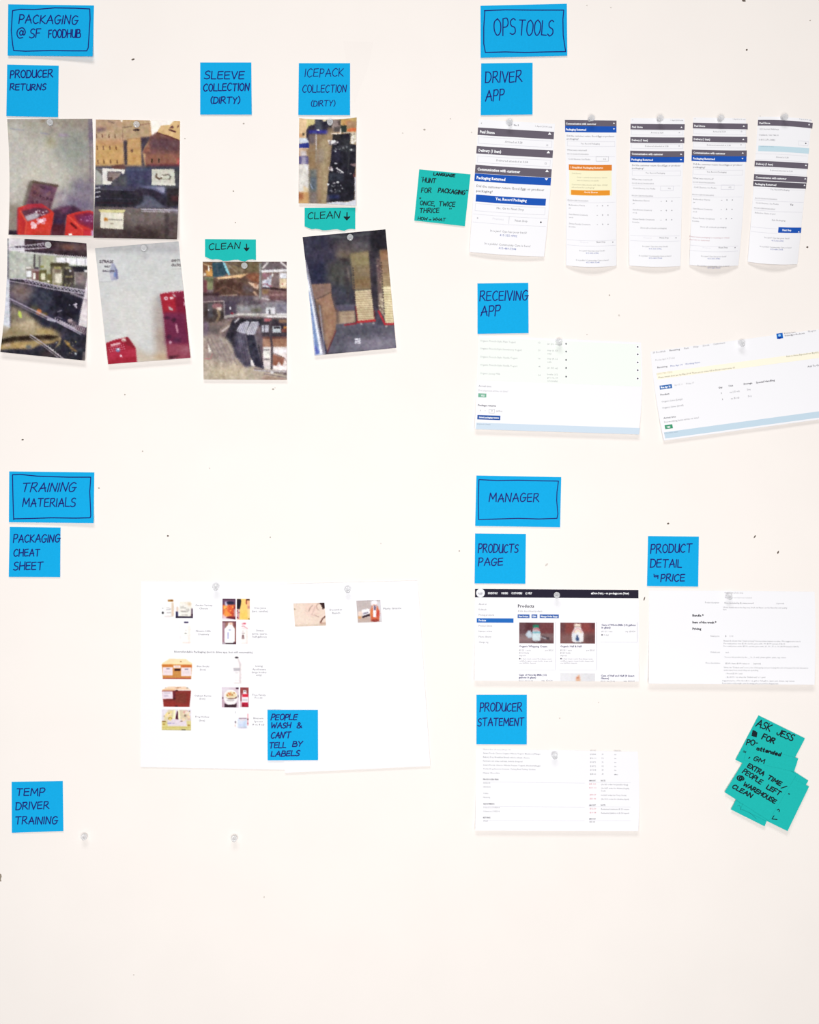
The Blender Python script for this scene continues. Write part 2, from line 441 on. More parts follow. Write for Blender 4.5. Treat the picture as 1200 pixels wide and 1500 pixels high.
def write(sheet, txt, x0, y0, x1, y1, hgt, wd=1.62, inkm=None, slant=0.08, jit=.03, zoom=None, seed=None):
    """marker word whose baseline runs from (x0,y0) to (x1,y1); zoom coordinates"""
    ox, oy, k = zoom or sheet.zoom
    rr = random.Random(seed if seed is not None else txt)
    ST, wid = strokes_of(txt, jit, rr)
    ax, ay, bx, by = ox+x0*k, oy+y0*k, ox+x1*k, oy+y1*k
    ex = np.array([bx-ax, by-ay])/wid; L = math.hypot(bx-ax, by-ay); un = np.array([(by-ay), -(bx-ax)])/L*hgt*k
    for P in ST:
        R_ = [(ax + ex[0]*(p[0]+slant*p[1]) + un[0]*p[1], ay + ex[1]*(p[0]+slant*p[1]) + un[1]*p[1]) for p in P]
        ribbon(sheet, R_, wd, ('handwriting', inkm or M_INK, txt, x0, y0))
def frame(sheet, pts, wd=1.5):
    ox, oy, k = sheet.zoom
    ribbon(sheet, [(ox+x*k, oy+y*k) for x, y in pts], wd, ('drawn_frame', M_INK))

# ------------------------------------------------------------------ the wall
def box_mesh(x0, y0, z0, x1, y1, z1):
    V = [(x, y, z) for x in (x0, x1) for y in (y0, y1) for z in (z0, z1)]
    F = [[0, 1, 3, 2], [4, 6, 7, 5], [0, 4, 5, 1], [2, 3, 7, 6], [0, 2, 6, 4], [1, 5, 7, 3]]
    return V, F
V, F = box_mesh(-1.7, 0.0, 0.0, 1.7, 0.1, 2.9)
wall = link_mesh('wall_back', V, F, M_WALL)
wall['kind'] = 'structure'
# old repaired patch of slightly greyer paint
M_PATCH = mat('repair_paint', (0.912, 0.846, 0.80), raw=True, rough=0.65, spec=0.12, mottle=0.012, scale=9)
def flat_poly(name, pts, m, h, parent):
    P = W(np.array([p[0] for p in pts], float), np.array([p[1] for p in pts], float), h)
    return link_mesh(name, P, [list(range(len(pts)))[::-1]], m, parent)
flat_poly('paint_patch', [(503, 60), (547, 62), (540, 95), (527, 132), (519, 150), (514, 128), (508, 96)], M_PATCH, .05, wall)
# pin holes: a puckered rim round a dark pit
def pin_hole(x, y, r, asp, ang, dark):
    n = 9; V = []; F = []
    rr = random.Random(int(x*13+y))
    ca, sa = math.cos(ang), math.sin(ang)
    for ring, (q, h) in enumerate(((1.5, 0.02), (1.15, .22), (.8, .12), (.0, .06))):
        for i in range(n if q else 1):
            t = 2*math.pi*i/n; z = r*q*(1 + rr.uniform(-.2, .2))
            a, b = math.cos(t)*z*asp, math.sin(t)*z
            V.append(W(np.array(x + a*ca - b*sa), np.array(y + a*sa + b*ca), h))
    for k in range(2):
        for i in range(n):
            j = (i+1) % n
            F.append([k*n+i, k*n+j, (k+1)*n+j, (k+1)*n+i][::-1])
    for i in range(n): F.append([2*n+i, 2*n+(i+1) % n, 3*n][::-1])
    o = link_mesh('pin_hole', V, F, M_WALL, wall)
    o.data.materials.append(dark)
    for p in o.data.polygons:
        if p.index >= n: p.material_index = 1
M_H1 = mat('hole_dark', (104, 92, 84), rough=.95); M_H2 = mat('hole_faint', (178, 168, 158), rough=.95); M_H3 = mat('hole_pale', (215, 206, 198), rough=.95)
HOLES = [(195, 87, 1.1, 2.2, -.4, 1), (1090, 1, 1.5, 1.6, .3, 1), (1094, 73, 1.3, 1, 0, 1), (1187, 30, 1.0, 1, 0, 2), (33, 644, 1.1, 1.5, 0, 1),
 (183, 578, 1.0, 1, 0, 2), (209, 661, .9, 1, 0, 2), (400, 570, 1.0, 1.3, 0, 2), (145, 715, .9, 1.4, 0, 2), (246, 785, 1.1, 1, 0, 1), (396, 787, .9, 1, 0, 2),
 (307, 686, .8, 1, 0, 3), (558, 796, .8, 1, 0, 3), (673, 807, .9, 1, 0, 2), (622, 190, 1.1, 1.3, 0, 2), (660, 174, 1.0, 1, 0, 3), (691, 194, .9, 1, 0, 3),
 (357, 181, 1.1, 1.2, 0, 2), (342, 280, 1.0, 1, 0, 2), (590, 195, .9, 1, 0, 3), (345, 326, .9, 1, 0, 2), (1183, 362, 1.3, 1, .6, 1), (979, 767, 1.2, 1.4, 0, 1),
 (1106, 786, .9, 2.6, -1.0, 1), (1140, 809, .9, 2.4, -1.2, 1), (944, 877, .8, 3.0, -1.25, 1), (893, 432.5, .9, 1, 0, 2), (860, 490, .9, 1, 0, 3), (907, 462, 1.2, 1, 0, 3),
 (820, 1052, .9, 1, 0, 3), (877, 1029, .8, 1, 0, 3), (196, 1428, .9, 1, 0, 3), (387, 1314, 1, 1, 0, 3), (271, 203, .8, 1, 0, 2), (403, 568, .7, 1, 0, 3),
 (860, 8, .9, 1, 0, 3), (895, 11, .9, 1, 0, 3), (801, 827, 1.1, 2, -.8, 3)]
for x, y, r, a, g, d in HOLES: pin_hole(x, y, r, a, g, (None, M_H1, M_H2, M_H3)[d])
# chipped paint at the left edge
flat_poly('paint_chip', [(-4, 1279), (1.5, 1280), (2.6, 1284), (1.2, 1288), (2.2, 1291), (-4, 1292)], mat('chip', (150, 138, 122), rough=.9), .06, wall)

# ------------------------------------------------------------------ sticky notes
def note(corners, label, h0=.4, curl=1.5, cr=0.0, cl=0.0, material=None, group='blue sticky notes', bow=(0, 0, 0, 0), torn=None, z=None, ox=0, oy=0, k=1):
    c = [(ox+x*k, oy+y*k) for x, y in corners]
    hf = lambda u, v: h0 + curl*np.clip(v, 0, 1.2)**2.2 + cr*(u**2)*np.clip(v, 0, 1.2)**3 + cl*((1-u)**2)*np.clip(v, 0, 1.2)**3
    s = Sheet('sticky_note', c, label, 'sticky note', hf, bow, material or M_BLUE, group, cell=5, torn=torn, z=z, thick=.12)
    s.zoom = (ox, oy, k)
    return s
q = .25
s = note([(48, 25), (551, 32), (543, 330), (45, 326)], 'large blue sticky note with the framed heading PACKAGING @ SF FOODHUB', curl=2.5, cr=5, k=q)
write(s, 'PACKAGING', 110, 136, 455, 142, 50, seed=1); write(s, '@ SF', 96, 220, 235, 222, 52, seed=2); write(s, 'FOODHUB', 284, 222, 470, 218, 46, seed=3, wd=1.7)
frame(s, [(74, 62), (70, 120), (66, 180), (74, 260), (80, 296), (150, 300), (300, 296), (430, 298), (508, 298), (517, 280), (522, 200), (528, 110), (526, 52), (440, 48), (320, 46), (200, 56), (120, 54), (74, 62)]); s.flush()
s = note([(42, 378), (344, 385), (340, 686), (37, 680)], 'square blue sticky note reading PRODUCER RETURNS above the red crates photo', k=q)
write(s, 'PRODUCER', 60, 456, 308, 452, 42, seed=4); write(s, 'RETURNS', 58, 528, 268, 528, 36, seed=5, wd=1.6); s.flush()
q = 320/1200
s = note([(50, 43), (331, 43), (333, 329), (50, 329)], 'square blue sticky note reading SLEEVE COLLECTION (DIRTY)', ox=280, oy=80, k=q)
write(s, 'SLEEVE', 74, 134, 290, 134, 42, seed=6); write(s, 'COLLECTION', 68, 200, 318, 198, 40, seed=7); write(s, '(DIRTY)', 108, 268, 266, 268, 34, seed=8); s.flush()
s = note([(592, 47), (874, 47), (873, 332), (589, 331)], 'square blue sticky note reading ICEPACK COLLECTION (DIRTY)', ox=280, oy=80, k=q)
write(s, 'ICEPACK', 626, 122, 836, 120, 44, seed=9, wd=1.2); write(s, 'COLLECTION', 612, 208, 852, 206, 40, seed=10, wd=1.3); write(s, '(DIRTY)', 660, 284, 790, 282, 30, seed=11, wd=1.2); s.flush()
q = .2
s = note([(520, 42), (1153, 27), (1156, 408), (521, 423)], 'large blue sticky note with the framed heading OPS TOOLS', ox=600, k=q)
write(s, 'OPS', 622, 262, 778, 250, 122, seed=12); write(s, 'TOOLS', 798, 258, 1050, 262, 114, seed=13)
frame(s, [(548, 78), (700, 72), (900, 74), (1060, 74), (1130, 74), (1124, 140), (1126, 260), (1144, 378), (1000, 380), (850, 384), (700, 380), (556, 384), (544, 320), (544, 200), (552, 78)]); s.flush()
s = note([(525, 464), (902, 459), (901, 838), (522, 843)], 'square blue sticky note reading DRIVER APP', ox=600, k=q)
write(s, 'DRIVER', 556, 606, 822, 598, 80, seed=14); write(s, 'APP', 556, 738, 692, 730, 74, seed=15, slant=.12); s.flush()
q = 260/1200
s = note([(44, 47), (388, 43), (390, 383), (45, 388)], 'square blue sticky note reading RECEIVING APP', ox=690, oy=405, k=q)
write(s, 'RECEIVING', 60, 164, 384, 160, 66, seed=16, jit=.02); write(s, 'APP', 66, 268, 196, 262, 66, seed=17, slant=.12); s.flush()
q = .25
s = note([(54, 42), (553, 48), (548, 345), (52, 340)], 'large blue sticky note with the framed heading TRAINING MATERIALS', curl=2, cr=3.5, oy=680, k=q)
write(s, 'TRAINING', 126, 162, 440, 160, 52, seed=18, slant=.2); write(s, 'MATERIALS', 132, 250, 440, 248, 50, seed=19, slant=.1)
frame(s, [(80, 326), (76, 200), (73, 62), (120, 60), (220, 70), (400, 76), (532, 76), (526, 160), (532, 300), (528, 314), (440, 316), (300, 314), (180, 318), (80, 320)]); s.flush()
s = note([(57, 367), (355, 371), (352, 661), (51, 660)], 'square blue sticky note reading PACKAGING CHEAT SHEET', oy=680, k=q)
write(s, 'PACKAGING', 78, 458, 350, 456, 44, seed=20, slant=.1); write(s, 'CHEAT', 80, 540, 232, 538, 42, seed=21); write(s, 'SHEET', 80, 620, 250, 618, 46, seed=22); s.flush()
q = 260/1200
s = note([(37, 30), (611, 41), (603, 380), (29, 371)], 'large blue sticky note with the framed heading MANAGER', ox=690, oy=690, k=q)
write(s, 'MANAGER', 122, 208, 458, 206, 56, seed=23)
frame(s, [(54, 58), (180, 64), (320, 62), (480, 66), (592, 68), (582, 140), (580, 200), (588, 290), (582, 320), (460, 324), (320, 320), (180, 324), (52, 328), (50, 200), (54, 58)], 1.4); s.flush()
s = note([(28, 422), (372, 425), (368, 762), (25, 760)], 'square blue sticky note reading PRODUCTS PAGE', ox=690, oy=690, k=q)
write(s, 'PRODUCTS', 50, 552, 318, 552, 56, seed=24); write(s, 'PAGE', 50, 640, 214, 636, 50, seed=25); s.flush()
s = note([(44, 24), (388, 28), (383, 366), (37, 362)], 'square blue sticky note reading PRODUCT DETAIL with an arrow to PRICE', ox=940, oy=780, k=q)
write(s, 'PRODUCT', 62, 138, 340, 134, 56, seed=26); write(s, 'DETAIL', 60, 236, 270, 236, 54, seed=27); write(s, 'PRICE', 130, 330, 290, 330, 48, seed=28)
frame(s, [(84, 282), (86, 300), (110, 298)], 1.4); frame(s, [(92, 290), (112, 290), (110, 312)], 1.4); s.flush()
q = 255/1200
s = note([(38, 36), (386, 36), (385, 379), (38, 378)], 'square blue sticky note reading PRODUCER STATEMENT', ox=690, oy=1010, k=q)
write(s, 'PRODUCER', 62, 150, 350, 150, 56, seed=29); write(s, 'STATEMENT', 48, 252, 364, 248, 52, seed=30, wd=1.6); s.flush()
q = 1/3
s = note([(51, 46), (276, 42), (278, 262), (52, 270)], 'square blue sticky note reading TEMP DRIVER TRAINING, lowest on the left', oy=1130, k=q)
write(s, 'TEMP', 72, 106, 194, 106, 32, seed=31); write(s, 'DRIVER', 70, 168, 214, 164, 32, seed=32); write(s, 'TRAINING', 66, 232, 252, 230, 32, seed=33); s.flush()
q = 260/1200
NP = note([(55, 923), (396, 923), (397, 1262), (56, 1264)], "square blue sticky note reading PEOPLE WASH & CAN'T TELL BY LABELS, on white sheets", h0=3.6, curl=1.0, ox=380, oy=840, k=q)
s = NP
write(s, 'PEOPLE', 78, 990, 252, 990, 38, seed=34, slant=.2); write(s, 'WASH', 78, 1046, 210, 1044, 36, seed=35, slant=.15); write(s, '&', 254, 1048, 286, 1044, 36, seed=36)
write(s, "CAN'T", 78, 1114, 208, 1112, 40, seed=37, slant=.2); write(s, 'TELL', 66, 1182, 178, 1178, 38, seed=38, slant=.15); write(s, 'BY', 224, 1170, 288, 1168, 34, seed=39, slant=.15)
write(s, 'LABELS', 78, 1238, 268, 1232, 34, seed=40, slant=.2); s.flush()
# teal notes
tg = 'teal sticky notes'
torn_a = lambda u: 2.2*np.sin(u*19)*.35 + np.interp(u, [0, .12, .3, .5, .62, .8, .9, 1], [-5, -1.6, .4, 1.0, .2, 1.6, 0, 0]) + .35*np.sin(u*57)
q = 310/1200
s = note([(40, 233), (329, 235), (329, 350), (40, 352)], 'torn teal sticky note reading CLEAN with a down arrow, above the shelf photo', material=M_TEAL, group=tg, torn=torn_a, ox=290, oy=290, k=q)
write(s, 'CLEAN', 62, 294, 238, 288, 36, wd=1.3, inkm=M_INKB, seed=41); write(s, 'v', 262, 298, 290, 298, 38, wd=1.7, inkm=M_INKB, seed=42, slant=0); s.flush()
s = note([(605, 56), (893, 55), (892, 176), (605, 180)], 'torn teal sticky note reading CLEAN with a down arrow, above the stacked boxes photo', material=M_TEAL, group=tg, torn=torn_a, ox=290, oy=290, k=q)
write(s, 'CLEAN', 624, 120, 804, 114, 38, wd=1.3, inkm=M_INKB, seed=43); write(s, 'v', 830, 124, 860, 124, 42, wd=1.7, inkm=M_INKB, seed=44, slant=0); s.flush()
q = 220/1200
s = note([(78, 453), (488, 493), (442, 907), (38, 862)], 'tilted teal sticky note beginning HUNT FOR PACKAGING beside the widest screenshot strip', material=M_TEAL, group=tg, ox=600, oy=165, k=q)
def wb(t, x0, y0, x1, y1, h, wd=1.2, **kk): write(s, t, x0, y0, x1, y1, h, wd=wd, inkm=M_INKB, **kk)
wb('LANGUAGE', 192, 500, 362, 514, 22, 1.3, seed=45); wb('"', 92, 540, 104, 541, 26, 1); wb('HUNT', 104, 556, 208, 562, 36, seed=46); wb('FOR', 94, 638, 172, 642, 38, seed=47)
wb('PACKAGING', 228, 636, 442, 656, 34, 1.4, seed=48); wb('"', 450, 646, 459, 647, 28, 1.1)
wb('"', 76, 706, 84, 707, 26, 1.2); wb('ONCE,', 84, 736, 200, 746, 34, seed=49); wb('TWICE', 234, 746, 362, 752, 36, seed=50); wb('THRICE', 80, 800, 236, 800, 36, seed=51); wb('"', 314, 790, 326, 791, 26, 1.3)
wb('HOW', 66, 856, 142, 860, 24, 1, seed=52); wb('+', 152, 866, 172, 866, 24, 1); wb('WHAT', 186, 862, 286, 868, 24, 1, seed=53); s.flush()
# overlapping cluster at the right edge
q = 150/1200*1200/1184
q = 150/1184.0
def zc(base):
    return lambda x, y: base + .012*np.clip(y-1045, 0, None) + .00011*np.clip(y-1045, 0, None)**2
cl = 'the overlapping teal sticky notes at the right edge'
def tn(c, lab, i, **kk):
    return note(c, lab, material=M_TEAL, group=tg, z=zc(.4+.45*i), ox=1050, oy=1035, k=q, **kk)
s = tn([(420, 700), (760, 860), (555, 1385), (165, 1190)], 'teal sticky note mostly hidden, its lower left corner poking out lowest of the cluster', 0)
frame_k = s.zoom
ribbon(s, [(1050+x*q, 1035+y*q) for x, y in ((240, 1150), (262, 1140), (280, 1170), (270, 1190), (330, 1200), (400, 1240), (460, 1300))], .5, ('handwriting', mat('faint_ink', (22, 130, 130)))); s.flush()
s = tn([(559, 531), (1062, 858), (735, 1361), (232, 1034)], 'hidden teal sticky note, a thin sliver at the upper right of the cluster', 1)
s.flush()
s = tn([(530, 662), (1070, 925), (820, 1440), (280, 1177)], 'teal sticky note sticking out at the lower right of the cluster', 2)
wb('.', 832, 1010, 842, 1012, 20, 1.5); ribbon(s, [(1050+x*q, 1035+y*q) for x, y in ((700, 1196), (716, 1186), (728, 1200), (722, 1216))], 1.3, ('handwriting', M_INKB))
ribbon(s, [(1050+x*q, 1035+y*q) for x, y in ((664, 1262), (640, 1300), (684, 1304), (700, 1306))], 1.3, ('handwriting', M_INKB)); s.flush()
s = tn([(485, 102), (1022, 368), (755, 881), (218, 615)], 'teal sticky note at the top of the cluster reading ASK JESS FOR', 3)
wb('ASK', 452, 224, 612, 288, 84, 1.7, seed=54); wb('JESS', 690, 322, 872, 400, 72, 1.7, seed=55); wb('FOR', 520, 374, 660, 428, 62, 2.0, seed=56)
for dx in (0, 10, 20): ribbon(s, [(1050+(x+dx)*q, 1035+(y+dx*.4)*q) for x, y in ((422, 276), (410, 336), (432, 280), (424, 340), (446, 292), (438, 344))], 1.6, ('handwriting', M_INKB))
wb('PO-', 344, 440, 470, 452, 60, 1.6, seed=57); wb('=', 298, 535, 345, 552, 44, 1, seed=58); s.flush()
s = tn([(409, 476), (923, 785), (603, 1317), (92, 990)], 'teal sticky note left in the cluster reading EXTRA TIME, PEOPLE LEFT @ WAREHOUSE CLEAN', 4)
wb('EXTRA', 352, 700, 534, 802, 52, 1.7, seed=59); wb('TIME', 582, 832, 734, 916, 48, 1.8, seed=60); wb('/', 744, 944, 800, 950, 30, 1.5)
wb('PEOPLE', 296, 762, 508, 900, 54, 1.6, seed=61); wb('LEFT', 572, 948, 724, 1030, 52, 1.7, seed=62); wb('@', 228, 834, 300, 866, 50, 1.8, seed=63)
wb('WAREHOUSE', 306, 912, 672, 1122, 48, 1.7, seed=64); wb('CLEAN', 178, 938, 396, 1056, 48, 1.7, seed=65); s.flush()
s = tn([(365, 445), (945, 600), (897, 750), (315, 620)], 'torn strip of teal note across the cluster reading attended over GM', 5)
wb('attended', 460, 500, 736, 572, 40, 1.7, seed=66); wb(',', 372, 592, 382, 594, 60, 1.5); wb('G', 424, 620, 470, 636, 54, 1.5, seed=67); wb('M', 480, 642, 545, 660, 48, 1.5, seed=68); s.flush()

# ------------------------------------------------------------------ printed screenshots
GR = (138, 136, 142); DK = (84, 80, 90); LG = (186, 184, 190); BX = (214, 212, 220); WH = (250, 250, 252)
BAR = (104, 96, 108); NAVY = (30, 84, 178); LINKB = (104, 116, 176); BLK = (46, 42, 56)
def curl(h0, b, c=0.0, p=2.0, side=0.0):
    return lambda u, v: h0 + b*np.clip(v, 0, 1)**p + c*np.clip(v, 0, 1)**1.5*4*u*(1-u) + side*((2*u-1)**2)*(.4+.6*v)
def up(s, x, y, w_, col=WH):      # little up triangle on a bar
    s.tri([(x, y), (x+w_, y), (x+w_/2, y-w_*.7)][::-1], col)
def dn(s, x, y, w_, col=WH):
    s.tri([(x, y-w_*.6), (x+w_, y-w_*.6), (x+w_/2, y)], col)
sg = 'strips of printed phone screenshots'
# strip 1, widest
s = Sheet('screenshot_strip', [(701.5, 175), (813, 181.5), (797.1, 375.8), (687.6, 368.9)], 'widest printed screenshot strip, leftmost of five, with a blue button halfway down', 'printout',
          curl(.5, 4, 2.0), (0, 1.5, 1.2, 0), group=sg); s.zoom = (600, 165, 220/1200)
s.text('<', 570, 90, 578, 18, DK); s.text('No. 9', 834, 106, 872, 20, DK, .02); s.text('1 April 2014 only', 1004, 113, 1140, 17, GR)
for y, h, t, x2, c in ((118, 60, 'Paul Stone', 680, BAR), (266, 60, 'Delivery (1 item)', 730, BAR), (416, 66, 'Communication with customer', 880, BAR), (484, 62, 'Packaging Returned', 762, NAVY)):
    x0 = 548 - (y-118)*.07
    s.bar('title_bar', x0, y, x0+602, y+h, c); s.text(t, x0+14, y+45, x2, 32, WH, .035, 'white_lettering')
    (dn if c == NAVY else up)(s, x0+558, y+58, 28)
s.box(553, 192, 1134, 246, BX); s.text('Arrived at 3:28', 762, 240, 900, 24, GR); s.box(1094, 254, 1108, 266, LG)
s.box(545, 344, 1120, 398, BX); s.text('Delivered attended at 3:28', 694, 388, 942, 22, GR); s.box(1082, 400, 1096, 412, LG)
s.text('Did the customer return Good Eggs or producer', 536, 594, 1070, 28, DK); s.text('packaging?', 534, 632, 662, 28, DK)
s.bar('button', 532, 654, 1086, 710, NAVY); s.text('Yes, Record Packaging', 686, 698, 934, 30, WH, .03, 'white_lettering')
s.box(526, 724, 1082, 784, BX); s.text('No, Go to Next Stop', 696, 770, 912, 26, GR)
s.rule(510, 808, 1098, BX); s.rule(506, 872, 1090, BX); s.box(796, 828, 799, 888, BX, .4); s.text('Previous', 664, 854, 752, 24, (214, 212, 218)); s.text('Next Stop', 842, 870, 942, 25, GR)
s.blob(544, 842, 6, LG); s.blob(1050, 876, 7, DK)
s.text('In a jam? Ops has your back!', 646, 950, 936, 24, GR); s.text('415-355-4782', 720, 986, 860, 24, LINKB)
s.text('In a pickle? Community Care is here!', 600, 1052, 968, 24, GR); s.text('415-489-7344', 712, 1090, 852, 24, LINKB); s.flush()

def strip_body(s, dx, dy, sh, kind=0, bx=(0, 0)):
    """common lower half; (dx,dy) offset from strip 2's 'Did the customer' line, sh = x drift per zoom px downward"""
    X = lambda y: dx + sh*(y-230)
    def t(tx, x0, y, x1, sz, c=GR, b=0): s.text(tx, x0+X(y), y+dy, x1+X(y), sz, c, b)
    t('Did the customer return Good Eggs or producer', 94, 240, 510, 21, DK); t('packaging?', 94, 266, 196, 21, DK)
    s.box(96+X(280), 278+dy, 516+X(280), 324+dy, (222, 220, 226)); t('Yes, Record Packaging', 214, 308, 382, 19)
    t('What was returned?', 94, 364, 270, 21); t('GOOD EGGS PACKAGING', 94, 397, 284, 16); s.rule(96+X(410), 410+dy, 420+96+X(410), (222, 220, 226))
    t('Cold Sleeves, Ice Packs', 106, 442, 298, 19)
    s.box(346+X(430), 416+dy, 460+X(430), 458+dy, LG if kind == 0 else BX, .5); t('0/2', 412, 444, 436, 17)
    return X, t
def strip_items(s, t, X, dy, y0):
    s.rule(98+X(y0), y0+14+dy, 520+X(y0), (222, 220, 226))
    t('PRODUCER PACKAGING', 96, y0+6, 280, 16)
    for i, (a, b) in enumerate((('Bellwether Farms', 'jar'), ('Saint Benoit Creamery', 'crock'), ('Straus Family Creamery', 'bottle'))):
        y = y0 + 48 + i*82
        t(a, 106, y, 250+i*24, 18); t(b, 106, y+26, 124+i*20, 16)
        for j, xx in enumerate((350, 396, 444)): t('-0+'[j], xx, y+8, xx+11, 18, DK if j == 2 else GR, .03)
def strip_foot(s, t, X, y0, dy, nxt=True):
    if nxt:
        s.rule(88+X(y0), y0-22+dy, 524+X(y0), BX); s.rule(88+X(y0), y0+24+dy, 524+X(y0), BX)
        t('Previous', 206, y0+8, 276, 18, (222, 220, 226)); t('Next Stop', 346, y0+8, 426, 19, DK); s.blob(490+X(y0), y0+2+dy, 5, GR)
    t('In a jam? Ops has your back!', 196, y0+82, 422, 19); t('415-355-4782', 252, y0+104, 366, 17, LINKB)
    t('In a pickle? Community Care is here!', 166, y0+164, 456, 18); t('415-489-7344', 254, y0+186, 372, 17, LINKB)
q = 1/6
# strip 2 with the orange box
s = Sheet('screenshot_strip', [(827.5, 175.3), (903, 176.2), (903.3, 389.2), (829.2, 388.6)], 'screenshot strip with an orange and yellow box, second from the left of five', 'printout',
          curl(.5, 2, 6.0), (0, 0, 2.2, 1.0), group=sg); s.zoom = (815, 160, q)
s.bar('title_bar', 76, 94, 526, 146, BAR); s.text('Communication with customer', 84, 134, 350, 24, WH, .03, 'white_lettering'); up(s, 498, 128, 18)
s.bar('title_bar', 77, 146, 527, 200, NAVY); s.text('Packaging Returned', 86, 186, 262, 26, WH, .035, 'white_lettering'); dn(s, 498, 180, 18)
X, t = strip_body(s, 0, 0, 0.008)
s.bar('orange_bar', 110, 484, 492, 534, (222, 128, 50)); s.text('! Simplified Packaging Returns', 124, 518, 414, 23, (255, 236, 216), .03, 'white_lettering')
s.bar('yellow_panel', 114, 534, 490, 754, (246, 240, 205), .08)
YL = (176, 168, 140)
for tx, x0, y, x1 in (('Cold Sleeves:', 136, 568, 222), ('Fold + unfold thermal liner sleeve', 184, 604, 450), ('into it sleeves, ice packs', 184, 630, 376), ('Customers take sleeve with tape, always', 136, 666, 456), ('ask in how for packaging!', 136, 690, 338)): s.text(tx, x0, y, x1, 17, YL)
s.bar('orange_bar', 130, 708, 476, 752, (232, 148, 48), .11); s.text('Got it! Sleeves', 244, 736, 366, 20, (255, 236, 216), .03, 'white_lettering')
strip_items(s, t, X, 0, 798); strip_foot(s, t, X, 1166, 0); s.flush()
# strip 3 and 4
def strip_full(corners, ox, zx, zy, slope_dx, label, bow, cf, red=False, yb=(0, 0, 0)):
    s = Sheet('screenshot_strip', corners, label, 'printout', cf, bow, group=sg); s.zoom = (ox, 160, q)
    x, y = zx, zy
    dr = lambda yy: slope_dx*(yy-y)
    s.text('<', x+14, y-28, x+20, 18, GR); s.text('1 April 2014 only', x+352, y-26, x+458, 15, GR)
    for yy, tt, x2, c in ((0, 'Paul Stone', 104, BAR), (116, 'Delivery (1 item)', 150, BAR), (236, 'Communication with customer', 282, BAR), (286, 'Packaging Returned', 196, NAVY)):
        a = x + dr(y+yy)
        s.bar('title_bar', a, y+yy, a+464, y+yy+(50 if yy != 236 else 52), c); s.text(tt, a+12, y+yy+36, a+x2, 25, WH, .03, 'white_lettering')
        (dn if c == NAVY else up)(s, a+438, y+yy+36, 18)
    for yy, tt, x0, x1 in ((56, 'Arrived at 3:28', 178, 284), (174, 'Delivered attended at 3:28', 130, 330)):
        a = x + dr(y+yy); s.box(a+8, y+yy, a+452, y+yy+42, (222, 220, 226)); s.text(tt, a+x0, y+yy+28, a+x1, 18, GR); s.box(a+424, y+yy+16, a+434, y+yy+26, LG)
    base = x + dr(y+360) - 76
    X, t = strip_body(s, base, y+360-230, slope_dx, 1)
    dy = y+360-230
    strip_items(s, t, X, dy, 500); t('Show all orchestr packaging', 176, 790, 406, 18)
    return s, X, t, dy
s, X, t, dy = strip_full([(924.2, 173), (1003, 173.6), (997, 389.8), (922, 389)], 815, 654, 128, -.015, 'screenshot strip in the middle of the five, plain with grey and blue bars', (0, -.5, 1.5, -1.6), curl(.5, 3, 4))
strip_foot(s, t, X, 870, dy); s.flush()
s, X, t, dy = strip_full([(1015.8, 172), (1093, 173.5), (1081.7, 388.8), (1010, 388)], 1000, 92, 118, -.04, 'screenshot strip with faint red lines near its foot, fourth from the left', (0, 3.0, 2.0, 0.8), curl(.5, 2, 7))
for tx, y, x1 in (('Please return packaging to receiving or charge', 874, 440), ('deposits to customer', 900, 266)): t(tx, 86, y, x1, 17, (186, 140, 146))
strip_foot(s, t, X, 966, dy, True); s.flush()
# strip 5
s = Sheet('screenshot_strip', [(1110.6, 171), (1189.2, 175), (1168.3, 387), (1095.3, 383.3)], 'tilted screenshot strip with a pale blue band, rightmost of the five', 'printout',
          curl(.5, 2, 6), (-1.5, .5, 2.0, .8), group=sg); s.zoom = (1000, 160, q)
s.text('<', 678, 66, 686, 18, GR); s.text('1 April 2014 only', 1028, 90, 1130, 15, GR)
for x, y, h, tt, x2, c in ((664, 94, 50, 'Paul Stone', 768, BAR), (636, 452, 50, 'Delivery (1 item)', 794, BAR), (630, 570, 52, 'Communication with customer', 914, BAR), (624, 628, 48, 'Packaging Returned', 824, (92, 86, 96))):
    s.bar('title_bar', x, y, x+466, y+h, c); s.text(tt, x+12, y+36, x2, 24, WH, .03, 'white_lettering'); up(s, x+440, y+46, 18)
for tx, x0, y, x1 in (('123 Second Address', 678, 180, 842), ('Oakland, CA 94610', 672, 232, 840), ('1-415-271-3882', 672, 274, 812)): s.text(tx, x0, y, x1, 19, GR)
s.bar('pale_blue_band', 668, 320, 1106, 368, (196, 220, 230)); s.text('customer notes', 684, 330, 800, 14, (150, 176, 190)); s.box(1020, 276, 1106, 316, (222, 220, 226)); s.blob(1084, 300, 6, DK)
s.text('Arrived at 3:28', 822, 426, 930, 18, GR); s.text('Delivered attended at 3:28', 770, 542, 966, 18, GR); s.text('Yes, Record Packaging', 772, 710, 940, 18, GR)
for y in (388, 440, 510, 556, 690): s.rule(640, y, 1088, (222, 220, 226))
s.text('GOOD EGGS PACKAGING', 636, 786, 832, 16, GR); s.rule(632, 796, 1070, BX); s.text('Cold Sleeves, Ice Packs', 644, 828, 846, 19, GR); s.text('Yes', 944, 846, 974, 22, DK, .02)
s.text('PRODUCER PACKAGING', 630, 872, 816, 16, GR); s.rule(628, 884, 1060, BX); s.text('Bellwether, Farms (0 jars)', 636, 914, 820, 17, GR); s.text('Edit Packaging', 786, 980, 906, 19, GR)
s.rule(604, 1032, 840, BX); s.rule(600, 1072, 840, BX)
s.bar('button', 844, 1036, 1050, 1084, NAVY); s.text('Next Stop', 878, 1070, 958, 24, WH, .03, 'white_lettering'); up(s, 1014, 1082, 16)
